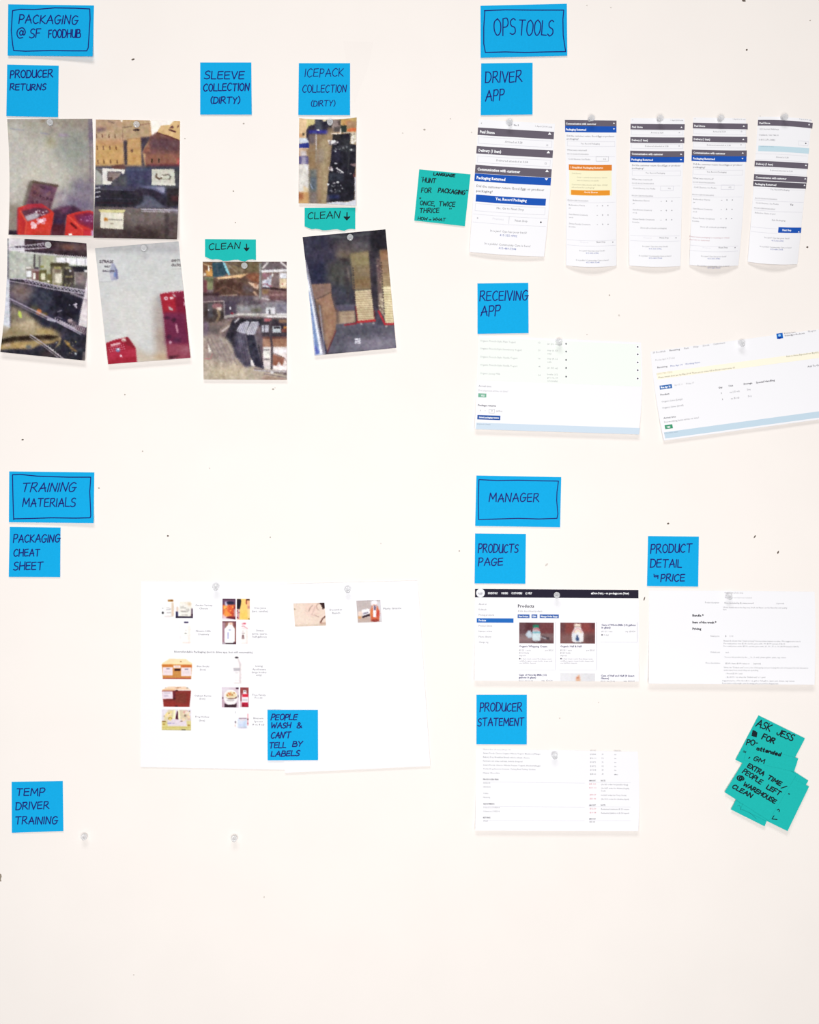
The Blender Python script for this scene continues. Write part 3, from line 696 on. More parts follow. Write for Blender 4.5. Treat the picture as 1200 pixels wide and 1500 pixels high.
s.text('In a jam? Ops has your back!', 720, 1132, 946, 19, GR); s.text('415-355-4782', 782, 1160, 892, 17, LINKB); s.text('In a pickle? Community Care is here!', 680, 1210, 968, 18, GR); s.text('415-489-7344', 772, 1236, 886, 17, LINKB); s.flush()

# receiving page 1
s = Sheet('printout', [(701.5, 491), (939, 501.5), (935.6, 636), (695.4, 628.2)], 'wide printed sheet with a pale green table, just under the RECEIVING APP note', 'printout',
          curl(.6, 6, 0, 3.2), (0, 3.5, 0, 0), cell=5); s.zoom = (690, 405, 260/1200)
s.bar('green_panel', 54, 412, 1148, 700, (240, 244, 238), .07)
LB = (176, 174, 178)
for i, (tx, y, x1, qn, lines) in enumerate((('Organic French-Style Plain Yogurt', 440, 304, '12', ('jar (32 oz)',)), ('Organic French-Style Strawberry Yogurt', 492, 344, '20', ('tray (6, 32', 'oz)')), ('Organic French-Style Vanilla Yogurt', 548, 314, '16', ('tray (4, 32', 'oz)')),
   ('Organic French-Style Vanilla Yogurt', 602, 312, '4', ('jar (32 oz)',)), ('Organic Jersey Milk', 660, 196, '24', ('bottle (1/2', 'gal x 12, 64', 'ea (returnable))')))):
    s.text(tx, 62, y, x1, 18, LB); s.text(qn, 454, y+12, 470, 16, LB)
    for j, l in enumerate(lines): s.text(l, 516, y+20+j*22 - (8 if len(lines) > 1 else 0) - (6 if len(lines) > 2 else 0), 516+min(70, 9*len(l)), 15, (160, 158, 164))
    s.blob(644, y+15+i*.5, 6, (120, 118, 124)); s.blob(1128, y+36-i*1.5, 5.5, (70, 66, 76)); s.blob(1128, y+36-i*1.5, 12, WH, .15, 'white_spot')
s.text('Arrival time', 52, 746, 136, 18, GR); s.text('Did shipment arrive on time?', 52, 776, 248, 18, LB); s.bar('button', 50, 790, 104, 816, (120, 178, 150)); s.text('YES', 66, 810, 92, 15, WH, .03, 'white_lettering')
s.text('Package returns', 48, 876, 168, 18, DK, .02); s.text('0', 60, 912, 68, 17, GR); s.text('-', 92, 912, 100, 17, GR); s.box(122, 896, 160, 924, LG); s.text('0', 138, 914, 146, 16, DK); s.text('jar/box', 170, 914, 212, 16, GR)
s.bar('button', 44, 936, 198, 966, (40, 84, 160)); s.text('Submit packaging returns', 54, 957, 188, 17, WH, .03, 'white_lettering')
s.bar('pale_blue_band', 36, 988, 1134, 1032, (205, 219, 232)); s.text('shipment details', 40, 1001, 132, 13, (150, 160, 175)); s.flush()

# receiving page 2 (runs past the right edge)
s = Sheet('printout', [(953, 515), (1232.5, 478), (1251, 607.5), (972.5, 645.5)], 'tilted printed sheet with a yellow warning band, running off the right edge', 'printout',
          curl(.6, 4, 0, 2.0), (0, 0, 0, -2.0), cell=5); s.zoom = (950, 480, 250/1200)
for tx, x0, y, x1, c, b in (('SF FoodHub', 32, 182, 122, GR, 0), ('Receiving', 150, 166, 222, DK, .01), ('Pack', 252, 152, 286, GR, 0), ('Ship', 316, 142, 354, GR, 0), ('Stock', 382, 133, 430, GR, 0), ('Customers', 456, 122, 540, GR, 0),
    ('Monday, April 14 (Today)', 50, 234, 186, LB, 0), ('Receiving', 64, 286, 134, DK, .01), ('Mon Apr 14', 156, 276, 240, LINKB, 0), ('Worthing Farms', 260, 262, 364, LINKB, 0),
    ('EXPECTED ITEMS', 60, 332, 170, (200, 190, 160), 0), ('Please return their jars by May 2014! These are in crates full in the jar return area, ok', 72, 356, 610, (110, 104, 84), 0),
    ('Farm to Home Expected from Bay #12, 11 am', 972, 208, 1240, (120, 116, 100), 0), ('Add To Order', 1120, 280, 1230, DK, .01),
    ('Apr 15 11', 184, 410, 240, LB, 0), ('Friday 17', 266, 400, 322, LB, 0), ('Product', 86, 478, 148, DK, .02), ('Qty', 494, 428, 522, DK, .02), ('Unit', 566, 416, 596, DK, .02), ('Storage', 670, 402, 732, DK, .02), ('Special Handling', 758, 392, 890, DK, .02),
    ('Organic Lime (Large)', 94, 526, 242, GR, 0), ('1', 512, 466, 517, LB, 0), ('ea (15 oz)', 572, 460, 642, GR, 0), ('Dry', 696, 442, 720, GR, 0),
    ('Organic Lime (Small)', 98, 570, 248, GR, 0), ('1', 520, 510, 525, LB, 0), ('ea (8 oz)', 580, 504, 640, GR, 0), ('Dry', 702, 488, 728, GR, 0),
    ('Arrival time', 108, 642, 194, DK, .01), ('Did worthing farms arrive on time?', 112, 670, 358, GR, 0),
    ('Kristen Lane', 956, 46, 1036, GR, 0), ('kristen@goodfoods.com', 960, 62, 1100, DK, 0), ('My apron', 1124, 32, 1180, GR, 0)):
    s.text(tx, x0, y, x1, 18 if b else 17, c, b)
s.bar('yellow_panel', 58, 318, 1420, 364, (252, 245, 224), .07)
s.bar('button', 78, 408, 164, 436, (38, 104, 176)); s.text('Mon Apr 14', 88, 428, 156, 20, WH, .04, 'white_lettering')
s.bar('button', 114, 686, 168, 714, (62, 150, 110)); s.text('YES', 128, 706, 156, 16, WH, .03, 'white_lettering')
s.bar('pale_blue_band', 110, 736, 1450, 780, (196, 215, 228)); s.text('SF FoodHub details', 112, 748, 210, 13, (150, 165, 180))
s.bar('avatar', 900, 42, 944, 80, (30, 104, 190)); s.blob(922, 54, 9, (160, 205, 245), .2, 'avatar_face'); s.blob(923, 72, 14, (10, 50, 150), .16, 'avatar_shoulders', ry=7); s.flush()

# cheat sheets
s = Sheet('printout', [(207, 851.5), (421, 852.5), (420.5, 1127.5), (206, 1123.5)], 'white cheat sheet with small bottle and box pictures and captions in two columns', 'printout',
          curl(.4, 1.3, 0, 2), cell=6); s.zoom = (200, 840, 220/1200); CS1 = s
for tx, xc, y, w_ in (('Garden Variety', 538, 260, 136), ('Cheese', 537, 286, 70), ('Nicasio Hills', 534, 466, 118), ('Creamery', 535, 492, 90), ('Blue Rocks', 532, 748, 98), ('(box)', 530, 774, 48)):
    s.text(tx, xc-w_/2, y, xc+w_/2, 19, (116, 112, 120))
for tx, xc, y, w_ in (('One Juice', 988, 282, 96), ('(jars, carafes)', 986, 308, 128), ('Straus', 986, 462, 60), ('(pints, quarts,', 984, 488, 122), ('half gallons)', 984, 512, 112), ('Living', 980, 746, 56), ('Apothecary', 980, 772, 106), ('(large bottles', 980, 796, 118), ('only)', 978, 818, 46)):
    s.text(tx, xc-w_/2, y, xc+w_/2, 19, (116, 112, 120))
s.text('Nonrefundable Packaging (not in drive app, but still returnable)', 302, 632, 928, 21, (92, 88, 96), .005)
s.zoom = (200, 930, 220/1200)
for tx, xc, y, w_ in (('Oakest Farms', 530, 492, 134), ('(box)', 526, 516, 46), ('Frog Hollow', 526, 660, 110), ('(box)', 524, 690, 46), ('True Family', 978, 486, 108), ('Foods', 976, 508, 60), ('Blossom', 974, 672, 78), ('Spoons', 974, 698, 68), ('(4 oz, 8 oz)', 972, 722, 98)):
    s.text(tx, xc-w_/2, y, xc+w_/2, 19, (116, 112, 120))
s.flush()
s = Sheet('printout', [(397, 856), (612, 850.5), (630.5, 1122), (417.5, 1132)], 'mostly blank white sheet with two small pictures, overlapping the cheat sheet on its right', 'printout',
          curl(1.7, 1.6, 0, 2), cell=6); s.zoom = (380, 840, 260/1200); CS2 = s
s.text('December', 476, 252, 560, 18, (116, 112, 120)); s.text('Ranch', 494, 274, 546, 18, (116, 112, 120)); s.text('Marty Granite', 838, 244, 960, 18, (116, 112, 120))
s.flush()

# products page
s = Sheet('printout', [(696, 862.4), (935.9, 863.9), (935.9, 998.4), (695.3, 997)], 'printed products web page with a black header bar and bottle photographs', 'printout',
          curl(.6, 7, 0, 4), (0, 0, 0, 0), cell=5); s.zoom = (690, 855, 255/1200); PP = s
s.bar('header_bar', 28, 36, 1157, 94, (40, 36, 52), .08)
s.blob(66, 64, 30, (238, 238, 242), .14, 'round_logo', 24); s.text('eggs', 48, 72, 84, 24, (120, 118, 128))
for tx, x0, x1 in (('INVENTORY', 118, 186), ('ORDERS', 208, 256), ('CUSTOMERS', 278, 354), ('@ HELP', 374, 422), ('Dave Dairy, - on goodeggs.com (View)', 840, 1090)): s.text(tx, x0, 72, x1, 20, WH, .03, 'white_lettering')
s.blob(834, 68, 6, WH, .2, 'white_lettering')
for i, tx in enumerate(('About us', 'Kickback', 'Pricing products', None, 'Product limits', 'Harvest orders', 'Photo library', 'Change log')):
    if tx: s.text(tx, 54, 146+i*37.5, 54+len(tx)*6.6, 17, GR)
s.bar('menu_highlight', 40, 238, 294, 268, (40, 106, 186)); s.text('Products', 54, 259, 104, 19, WH, .03, 'white_lettering')
s.text('Products', 324, 164, 436, 30, BLK, .02); s.text('& hide discontinued products', 324, 194, 492, 17, GR)
for x0, x1, tx in ((322, 404, 'New Product'), (418, 458, 'Edit'), (474, 606, 'Manage Order Range')): s.bar('button', x0, 212, x1, 237, (62, 102, 172)); s.text(tx, x0+8, 231, x1-8, 17, WH, .03, 'white_lettering')
for x0, tx, x1 in ((332, 'Organic Whipping Cream', 526), (616, 'Organic Half & Half', 764)): s.text(tx, x0, 438, x1, 19, (80, 72, 108), .02)
for x0 in (332, 616):
    for tx, y, x1 in (('$5.25 / each', 464, 80), ('$4.25 finally', 482, 70), ('deposit', 500, 46)): s.text(tx, x0, y, x0+x1, 15, GR)
    s.text('per $5.25', x0+180, 464, x0+236, 15, GR)
    for tx, y, x1 in (('2 dept cream counts 32oz always return', 522, 224), ('certified organic cream bottle, keeps well', 537, 228), ('one half-liter deposit', 551, 116)): s.text(tx, x0+(16 if y == 522 else 0), y, x0+x1, 13, (128, 124, 134))
    s.blob(x0+5, 517, 5, DK)
    s.rule(x0-6, 594, x0+250, BX); s.box(x0+250, 264, x0+253, 594, BX, .4)
for x0, y, a, b in ((900, 290, 'Case of Whole Milk (1/2 gallons', 'in glass)'), (330, 634, 'Case of Non-fat Milk (1/2', 'gallons in glass)'), (896, 640, 'Case of Half and Half (8 Quart', 'Glasses)')):
    s.text(a, x0, y, x0+min(236, len(a)*7.7), 18, (76, 72, 116), .025); s.text(b, x0, y+18, x0+len(b)*7, 18, (76, 72, 116), .025)
s.text('$21.21 / case', 900, 334, 976, 15, GR); s.text('exp. $24.24', 1064, 334, 1132, 15, GR); s.text('14 days', 916, 358, 950, 15, GR); s.blob(904, 353, 5, DK); s.rule(894, 402, 1148, BX); s.box(1146, 266, 1149, 402, BX, .4)
for x0, y in ((330, 672), (896, 676)): s.text('$21.21 / case (12 oz)', x0, y, x0+96, 15, GR); s.text('exp. $24.24', x0+156, y, x0+232, 15, GR)
s.flush()

# product detail page
s = Sheet('printout', [(951, 864.5), (1193.5, 866.7), (1193.5, 1003), (950.4, 1001.4)], 'printed product detail page, mostly white with small text in the right half', 'printout',
          curl(.6, 8, 0, 3.5), (0, 1.5, 0, 0), cell=5); s.zoom = (940, 780, 260/1200)
for tx, x0, y, x1, sz, c, b in (('Find a new photo crop', 562, 412, 688, 15, GR, 0), ('About this item has been reviewed', 562, 444, 746, 13, LB, 0), ('Product description', 430, 478, 524, 15, GR, 0), ('Price (included by 4) crates record', 562, 482, 756, 16, DK, 0), ('(optional)', 912, 484, 964, 14, GR, 0),
    ('Write details about the big crop, fresh, its flavor, on the flavorful, and quality', 552, 511, 984, 15, GR, 0), ('farm', 552, 525, 574, 14, GR, 0), ('Bundle *', 344, 568, 420, 21, BLK, .04), ('Item of the week *', 344, 614, 506, 21, BLK, .04), ('Pricing', 344, 658, 404, 21, BLK, .04),
    ('Retail price', 468, 705, 526, 15, GR, 0), ('$', 566, 705, 574, 15, DK, 0), ('5.99', 596, 706, 620, 14, GR, 0),
    ('Research shows that "smart pricing" has a positive impact on sales. We suggest you use it', 556, 737, 1072, 14, GR, 0), ('For retail prices over $5.00, end the price with .99: $5.99 instead of $6.00', 556, 755, 968, 14, GR, 0), ('For retail prices under $5.00, end the price with .25, .50, .75 or .99: $4.75 instead of $4.72', 556, 773, 1060, 14, GR, 0),
    ('Default unit', 468, 814, 530, 15, GR, 0), ('each', 568, 815, 590, 14, GR, 0), ('You see this product by the __ So, (1 unit), please gallon, quart, cup, ounce', 560, 847, 974, 14, GR, 0),
    ('Price description', 434, 887, 530, 15, GR, 0), ('$5.99 / item, $3.99 ounce or', 568, 890, 730, 15, DK, 0), ('(optional)', 756, 891, 806, 14, DK, 0),
    ('Write the "Default unit" is not a lot of shopping unit per buying the unit of measure for this discussion', 556, 917, 1124, 14, GR, 0), ('understand how much they are spending', 556, 935, 788, 14, GR, 0), ('- Priced $5.99 / each', 568, 958, 682, 14, GR, 0), ('- $2, $5.75 / oz, when the "Default unit" is 1 quart', 568, 982, 838, 14, GR, 0),
    ('Suggested price of Product $5.0 / oz, gallon. Full gallon, quart, pint, dozen, cup ounces', 546, 1006, 1034, 14, GR, 0), ('If your item is sold by weight, enter the average price per pound for shoppers here', 546, 1024, 924, 14, GR, 0)):
    s.text(tx, x0, y, x1, sz, c, b)
s.flush()

# producer statement
s = Sheet('printout', [(697.4, 1096.6), (934.4, 1101), (935.2, 1217.2), (696.4, 1216.5)], 'printed producer statement sheet with columns of tiny text and red figures', 'printout',
          curl(.6, 6.5, 0, 3.5), (0, 1.8, 0, 0), cell=5); s.zoom = (690, 1010, 255/1200)
for tx, y, x1, am, n2 in (('Market Run (frozen) 24 jan 14', 417, 272, 'AMOUNT', ''), ('Smart Foods Choice Organic Whole Yogurt: Blueberry/Mango', 443, 480, '$148.84', '20'), ('Bakery Dep Breakfast Bread: whole wheat, cheese', 470, 404, '$96.11', '14'), ('Farmers cut crisp red kale, bok & chopped', 497, 354, '$108.72', '22'),
    ('Smart Foods Choice Whole Frozen Yogurt: blueberrybagel', 525, 476, '$187.2', '18'), ('Yorkie Dog Store-to-Counter, Turkey Beef Turkey Chicken', 551, 444, '$173.98', '24'), ('Happy Chocolate', 579, 198, '$28.60', '3')):
    c = LB if y < 430 else (136, 134, 142)
    s.text(tx, 84, y, x1, 14, c); s.text(am, 822, y+8, 862, 14, c)
    if n2: s.text(n2, 902, y+8, 914, 14, c); s.text('ea', 988, y+9, 1002, 14, c)
    else: s.text('CREATED', 984, y+9, 1034, 12, LB)
s.text('case', 988, 590, 1014, 14, GR)
for y, tx, x1 in ((624, 'PRODUCER FEES', 190), (793, 'ADJUSTMENTS', 162), (888, 'RETURNS', 134)):
    s.text(tx, 84, y, x1, 14, DK, .02); s.rule(84, y+12, 780, BX); s.text('AMOUNT', 814, y+9, 860, 14, DK, .02); s.rule(812, y+14, 1100, BX)
    if y < 850: s.text('NOTE', 896, y+9, 926, 14, DK, .02)
for tx, y, x1 in (('04/02/14', 649, 132), ('04/04/14', 676, 134), ('Crates', 720, 120), ('Marketing', 748, 132), ('Ordered on 3/18/2014', 818, 196), ('Ordered on 3/18/2014', 844, 196), ('04/28', 911, 116)): s.text(tx, 84, y, x1, 14, GR)
RD = (206, 110, 120)
for y, am, x1, nt in ((656, '$5.00', 1082, '(1x 3/3 order for Jennifer King)'), (682, '$11.11', 1090, '(1x 2/27 order for Melissa Depth)'), (730, '-$54.27', 1070, '1x 2/27 order for Troy Cook)'), (757, '-$51.46', 1088, '(3x 3/10 order for Andrea April)'), (826, '-$12.50', 1088, 'Redeemed minimum $1.50 return'), (853, '-$16.58', 1090, 'Redeemed Jambon 6 $1.50 report')):
    s.text(am, 816, y, 862, 14, RD); s.text(nt, 898, y+3, x1, 14, (116, 112, 122))
s.text('South', 898, 703, 928, 14, GR); s.text('$0.00', 818, 917, 856, 14, DK); s.flush()

# ------------------------------------------------------------------ small pictures printed on the sheets
def thumb(sheet, crop, zw, corners, paint, base=(250, 250, 252), cell=.6, noise=5):
    p = Pic(crop, zw, base); paint(p); p.noise(noise, zw/ (crop[2]-crop[0]) * 1.6, .8)
    return sheet.picture(p, corners, cell=cell, name='picture')
CW = (230, 870, 290, 950)
def f(p):
    p.rect(190, 230, 470, 640, (246, 244, 242)); p.rect(400, 240, 460, 620, (222, 200, 178), blur=14); p.rect(300, 155, 450, 215, (176, 124, 62), blur=8)
    p.rect(370, 165, 430, 200, (140, 86, 30), blur=8)
    for x, y, w_ in ((300, 380, 90), (360, 415, 60), (300, 435, 100), (330, 515, 120)): p.rect(x-w_/2, y-8, x+w_/2, y+10, (150, 144, 150), .8, 8)
    p.ell(160, 518, 26, 34, (20, 18, 20), 1, 6); p.ell(158, 395, 24, 14, (160, 158, 160), .8, 6); p.rect(200, 600, 440, 640, (216, 204, 198), .7, 10)
thumb(CS1, CW, 1125, (120, 140, 480, 655), f)
def f(p):
    p.rect(630, 215, 940, 640, (240, 234, 222)); p.rect(800, 240, 945, 620, (226, 208, 186), .8, 30)
    p.rect(515, 480, 580, 660, (52, 46, 84), 1, 8); p.rect(515, 615, 990, 662, (40, 32, 50), 1, 8); p.rect(935, 400, 990, 660, (74, 54, 74), .9, 10); p.ell(968, 575, 22, 30, (28, 6, 24), 1, 6)
    p.rect(530, 350, 590, 480, (216, 186, 168), .8, 10); p.poly([(590, 480), (640, 600), (900, 620), (930, 560), (930, 300), (620, 260)], (240, 236, 228), 1, 8)
    for x, y, w_ in ((690, 350, 90), (720, 385, 160), (720, 470, 150), (760, 490, 190), (840, 420, 90), (850, 460, 90), (730, 575, 110), (810, 580, 70)): p.rect(x-w_/2, y-9, x+w_/2, y+9, (132, 124, 122), .7, 8)
    p.rect(850, 240, 930, 340, (224, 196, 160), .5, 20)
thumb(CS1, CW, 1125, (512, 205, 992, 668), f)
def f(p):
    p.rect(640, 800, 930, 1370, (253, 248, 245), 1, 8); p.rect(850, 880, 920, 1340, (246, 228, 220), .8, 20); p.rect(745, 765, 865, 800, (24, 14, 60), 1, 8)
    p.rect(700, 1325, 920, 1355, (230, 214, 204), .9, 10); p.rect(620, 860, 645, 1350, (240, 232, 228), .7, 8); p.ell(790, 1085, 34, 16, (140, 140, 136), .9, 6); p.ell(795, 1000, 26, 10, (200, 200, 198), .8, 6); p.rect(740, 1140, 850, 1150, (214, 214, 212), .8, 6); p.ell(795, 1200, 22, 10, (210, 208, 206), .8, 6)
thumb(CS1, CW, 1125, (610, 750, 960, 1385), f)
CW = (320, 870, 380, 950)
def f(p):
    p.rect(0, 0, 480, 720, (92, 52, 72)); p.rect(100, 130, 470, 290, (104, 70, 96), 1, 10); p.rect(115, 130, 470, 165, (70, 34, 56), 1, 8)
    p.rect(115, 300, 470, 620, (226, 112, 62), 1, 14); p.rect(115, 560, 240, 720, (236, 196, 200), 1, 18); p.rect(180, 215, 250, 330, (206, 198, 222), 1, 12); p.ell(320, 240, 100, 36, (30, 34, 60), 1, 10); p.rect(245, 235, 430, 275, (28, 28, 58), 1, 10)
    p.rect(140, 330, 240, 420, (248, 180, 90), 1, 14); p.rect(180, 440, 260, 560, (240, 160, 70), .9, 20); p.rect(260, 350, 400, 560, (228, 92, 50), .9, 24); p.ell(240, 560, 90, 60, (244, 152, 72), 1, 14)
    p.rect(330, 470, 420, 640, (190, 64, 40), .8, 20); p.rect(410, 330, 470, 640, (130, 40, 46), .8, 14); p.rect(430, 420, 470, 620, (246, 214, 206), .8, 14); p.rect(220, 640, 470, 680, (110, 26, 34), .9, 10); p.poly([(100, 660), (260, 670), (440, 700), (440, 740), (100, 740)], (232, 220, 228), 1, 8)
    p.rect(110, 400, 150, 560, (200, 110, 80), .6, 14); p.specks(130, 330, 420, 620, 18, 16, [(250, 190, 100), (240, 120, 60), (180, 70, 40)])
thumb(CS1, CW, 1125, (112, 130, 470, 705), f)
def f(p):
    p.rect(500, 100, 870, 720, (250, 214, 126)); p.poly([(505, 135), (610, 135), (632, 200), (620, 300), (590, 420), (505, 420)], (28, 20, 34), 1, 6)
    p.poly([(640, 140), (760, 140), (770, 300), (820, 500), (840, 720), (590, 720), (580, 560), (600, 420)], (250, 206, 118), 1, 8); p.poly([(690, 480), (820, 480), (840, 700), (600, 700), (600, 520)], (251, 202, 96), .8, 30)
    p.rect(505, 420, 580, 700, (206, 160, 172), 1, 10); p.specks(510, 430, 575, 690, 14, 16, [(110, 50, 60), (230, 190, 200), (90, 100, 130), (220, 120, 100)])
    p.rect(765, 140, 860, 180, (40, 8, 10), 1, 6); p.rect(755, 150, 785, 290, (130, 30, 24), 1, 8); p.rect(790, 180, 860, 340, (240, 180, 140), 1, 10); p.rect(800, 330, 860, 410, (196, 130, 130), 1, 12); p.rect(800, 410, 862, 660, (252, 212, 170), .8, 14); p.ell(840, 685, 22, 20, (120, 100, 40), 1, 5)
thumb(CS1, CW, 1125, (502, 132, 862, 708), f)
def f(p):
    p.rect(100, 740, 500, 1400, (150, 108, 112)); p.rect(100, 750, 500, 790, (110, 62, 70), 1, 8); p.rect(200, 790, 470, 960, (160, 112, 90), .8, 20); p.rect(420, 760, 490, 900, (120, 66, 76), .9, 14); p.rect(110, 790, 180, 1380, (176, 140, 156), .7, 14)
    p.rect(440, 930, 485, 1380, (150, 92, 82), .9, 14); p.poly([(280, 790), (380, 790), (390, 870), (450, 960), (450, 1330), (420, 1350), (190, 1350), (170, 1320), (170, 960), (260, 860)], (252, 253, 254), 1, 6)
    p.rect(300, 790, 380, 850, (240, 192, 164), .9, 10); p.rect(250, 1050, 282, 1240, (150, 146, 200), .9, 8); p.ell(315, 990, 40, 18, (150, 158, 190), .9, 6); p.rect(200, 1352, 480, 1385, (40, 26, 36), 1, 8); p.rect(410, 1310, 485, 1385, (70, 30, 44), .8, 12); p.rect(110, 1330, 190, 1385, (180, 168, 180), 1, 10)
thumb(CS1, CW, 1125, (108, 750, 488, 1382), f)
def f(p):
    p.rect(600, 780, 850, 1400, (253, 250, 250)); p.rect(640, 795, 755, 850, (238, 184, 192), 1, 8); p.rect(680, 795, 755, 825, (214, 84, 104), 1, 8); p.line([(640, 890), (700, 885), (760, 930), (800, 950)], 22, (206, 130, 140), 1, 6); p.rect(630, 930, 760, 970, (244, 214, 214), .8, 10)
    p.rect(640, 980, 800, 1360, (250, 244, 240), 1, 8); p.rect(765, 960, 805, 1370, (238, 224, 218), 1, 12); p.poly([(675, 1110), (700, 1130), (716, 1235), (636, 1235), (650, 1130)], (158, 128, 128), 1, 6); p.ell(675, 1150, 18, 24, (110, 80, 84), 1, 6); p.rect(635, 1070, 725, 1088, (140, 122, 124), .9, 6); p.ell(675, 1022, 26, 8, (170, 160, 160), .8, 5); p.rect(620, 1345, 800, 1365, (226, 206, 204), .7, 8)
thumb(CS1, CW, 1125, (600, 782, 850, 1390), f)
CW = (230, 955, 290, 1010)
def f(p):
    p.poly([(150, 330), (360, 200), (840, 200), (1030, 340)], (250, 222, 178), 1, 14); p.poly([(360, 200), (520, 190), (520, 300), (280, 320)], (250, 214, 170), .6, 20); p.rect(150, 320, 1030, 370, (252, 224, 166), 1, 12); p.ell(700, 285, 24, 18, (150, 110, 50), 1, 8)
    p.poly([(140, 365), (1030, 365), (1000, 800), (170, 800)], (204, 132, 66), 1, 6); p.rect(150, 365, 480, 430, (206, 116, 40), .8, 10); p.rect(700, 390, 1020, 450, (206, 96, 40), .8, 12); p.rect(480, 560, 700, 760, (200, 138, 70), .8, 20); p.poly([(180, 760), (1000, 760), (1000, 800), (180, 800)], (172, 82, 66), 1, 8)
    for x0, x1, y0, y1 in ((165, 462, 445, 685), (705, 1005, 455, 705)):
        p.rect(x0, y0, x1, y1, (240, 222, 226), 1, 6); p.rect(x0+40, y0+120, x1-40, y1-70, (220, 204, 204), .7, 20); p.rect(x0+110, y0+35, x1-90, y0+62, (100, 90, 110), .8, 8)
    p.rect(480, 395, 695, 475, (250, 226, 216), 1, 8); p.rect(530, 415, 640, 445, (200, 180, 184), .7, 8); p.rect(515, 490, 685, 550, (40, 8, 14), 1, 8)
thumb(CS1, CW, 1200, (118, 185, 1035, 805), f)
CW = (230, 1000, 290, 1075)
def f(p):
    p.poly([(150, 215), (330, 110), (840, 110), (1000, 215)], (240, 208, 180), 1, 10); p.poly([(520, 150), (740, 130), (600, 165)], (150, 80, 44), 1, 6); p.rect(150, 190, 520, 235, (226, 170, 110), .8, 10); p.ell(890, 155, 30, 14, (110, 104, 100), .9, 6); p.ell(250, 150, 24, 10, (150, 130, 110), .8, 6)
    p.poly([(145, 235), (1000, 235), (950, 710), (200, 710)], (134, 42, 36), 1, 6); p.poly([(520, 300), (880, 290), (860, 640), (560, 640)], (116, 52, 40), .7, 40); p.poly([(200, 580), (540, 580), (940, 640), (950, 710), (200, 710)], (150, 44, 40), .6, 20); p.rect(465, 240, 540, 470, (92, 24, 44), .8, 12); p.rect(210, 480, 520, 520, (96, 30, 30), .7, 10)
    p.poly([(145, 250), (462, 250), (465, 470), (170, 480)], (236, 220, 230), 1, 6); p.rect(195, 270, 400, 330, (206, 196, 208), .8, 14); p.rect(200, 375, 340, 400, (150, 140, 170), .8, 10); p.ell(510, 470, 40, 22, (50, 24, 24), .9, 10); p.ell(575, 235, 44, 20, (60, 10, 14), 1, 8); p.ell(575, 690, 44, 18, (60, 10, 14), 1, 8)
thumb(CS1, CW, 1200, (125, 95, 1005, 715), f)
def f(p):
    p.rect(130, 780, 1010, 1400, (226, 218, 226)); p.poly([(330, 800), (530, 790), (520, 1110), (250, 1120), (190, 1100), (210, 1010)], (220, 206, 168), 1, 10); p.poly([(650, 800), (870, 800), (1000, 1120), (640, 1110), (620, 900)], (216, 200, 172), 1, 10)
    p.poly([(495, 800), (540, 800), (525, 1110), (370, 1110), (470, 1060)], (248, 244, 196), 1, 8); p.poly([(620, 800), (655, 800), (690, 1080), (750, 1100), (640, 1110)], (246, 242, 200), 1, 8); p.poly([(590, 830), (612, 840), (612, 1020), (640, 1120), (540, 1120), (555, 980)], (62, 6, 26), 1, 8)
    p.rect(140, 1120, 1000, 1400, (216, 204, 136), 1, 8); p.poly([(300, 1110), (400, 1050), (860, 1100), (880, 1280), (320, 1270)], (228, 214, 222), 1, 10); p.rect(300, 1175, 420, 1205, (150, 140, 190), .8, 8); p.rect(440, 1180, 520, 1202, (160, 150, 196), .8, 8)
    p.specks(200, 860, 420, 1080, 16, 30, [(250, 220, 178), (170, 140, 60), (236, 214, 140), (200, 180, 150)]); p.specks(760, 830, 960, 1100, 16, 30, [(240, 214, 176), (130, 110, 90), (220, 170, 160), (236, 220, 200)])
    p.rect(150, 1120, 260, 1155, (120, 76, 20), .9, 8); p.ell(205, 1215, 40, 24, (170, 130, 40), .8, 8); p.ell(930, 1250, 40, 22, (160, 110, 50), .8, 8); p.ell(720, 1130, 40, 14, (100, 70, 30), .8, 6); p.rect(160, 1290, 980, 1330, (200, 184, 96), .7, 12); p.rect(720, 1372, 840, 1400, (30, 24, 14), 1, 6); p.rect(140, 1385, 1000, 1402, (120, 112, 60), .8, 6)
thumb(CS1, CW, 1200, (130, 778, 1003, 1402), f)
CW = (320, 955, 380, 1075)
def f(p):
    p.rect(100, 60, 560, 590, (250, 246, 246)); p.poly([(340, 120), (370, 120), (415, 220), (415, 560), (260, 565), (255, 230)], (250, 245, 244), 1, 8); p.poly([(350, 120), (372, 120), (415, 220), (412, 560), (385, 560), (385, 240)], (216, 202, 204), 1, 10)
    p.ell(335, 103, 34, 14, (26, 22, 28), 1, 4); p.rect(275, 295, 395, 320, (150, 146, 156), .8, 10); p.rect(280, 325, 390, 345, (140, 134, 146), .8, 8); p.rect(300, 375, 370, 388, (170, 164, 170), .7, 8); p.rect(280, 562, 420, 574, (190, 180, 180), .8, 8); p.rect(300, 510, 380, 530, (240, 222, 222), .7, 8)
thumb(CS1, CW, 750, (100, 62, 560, 590), f)
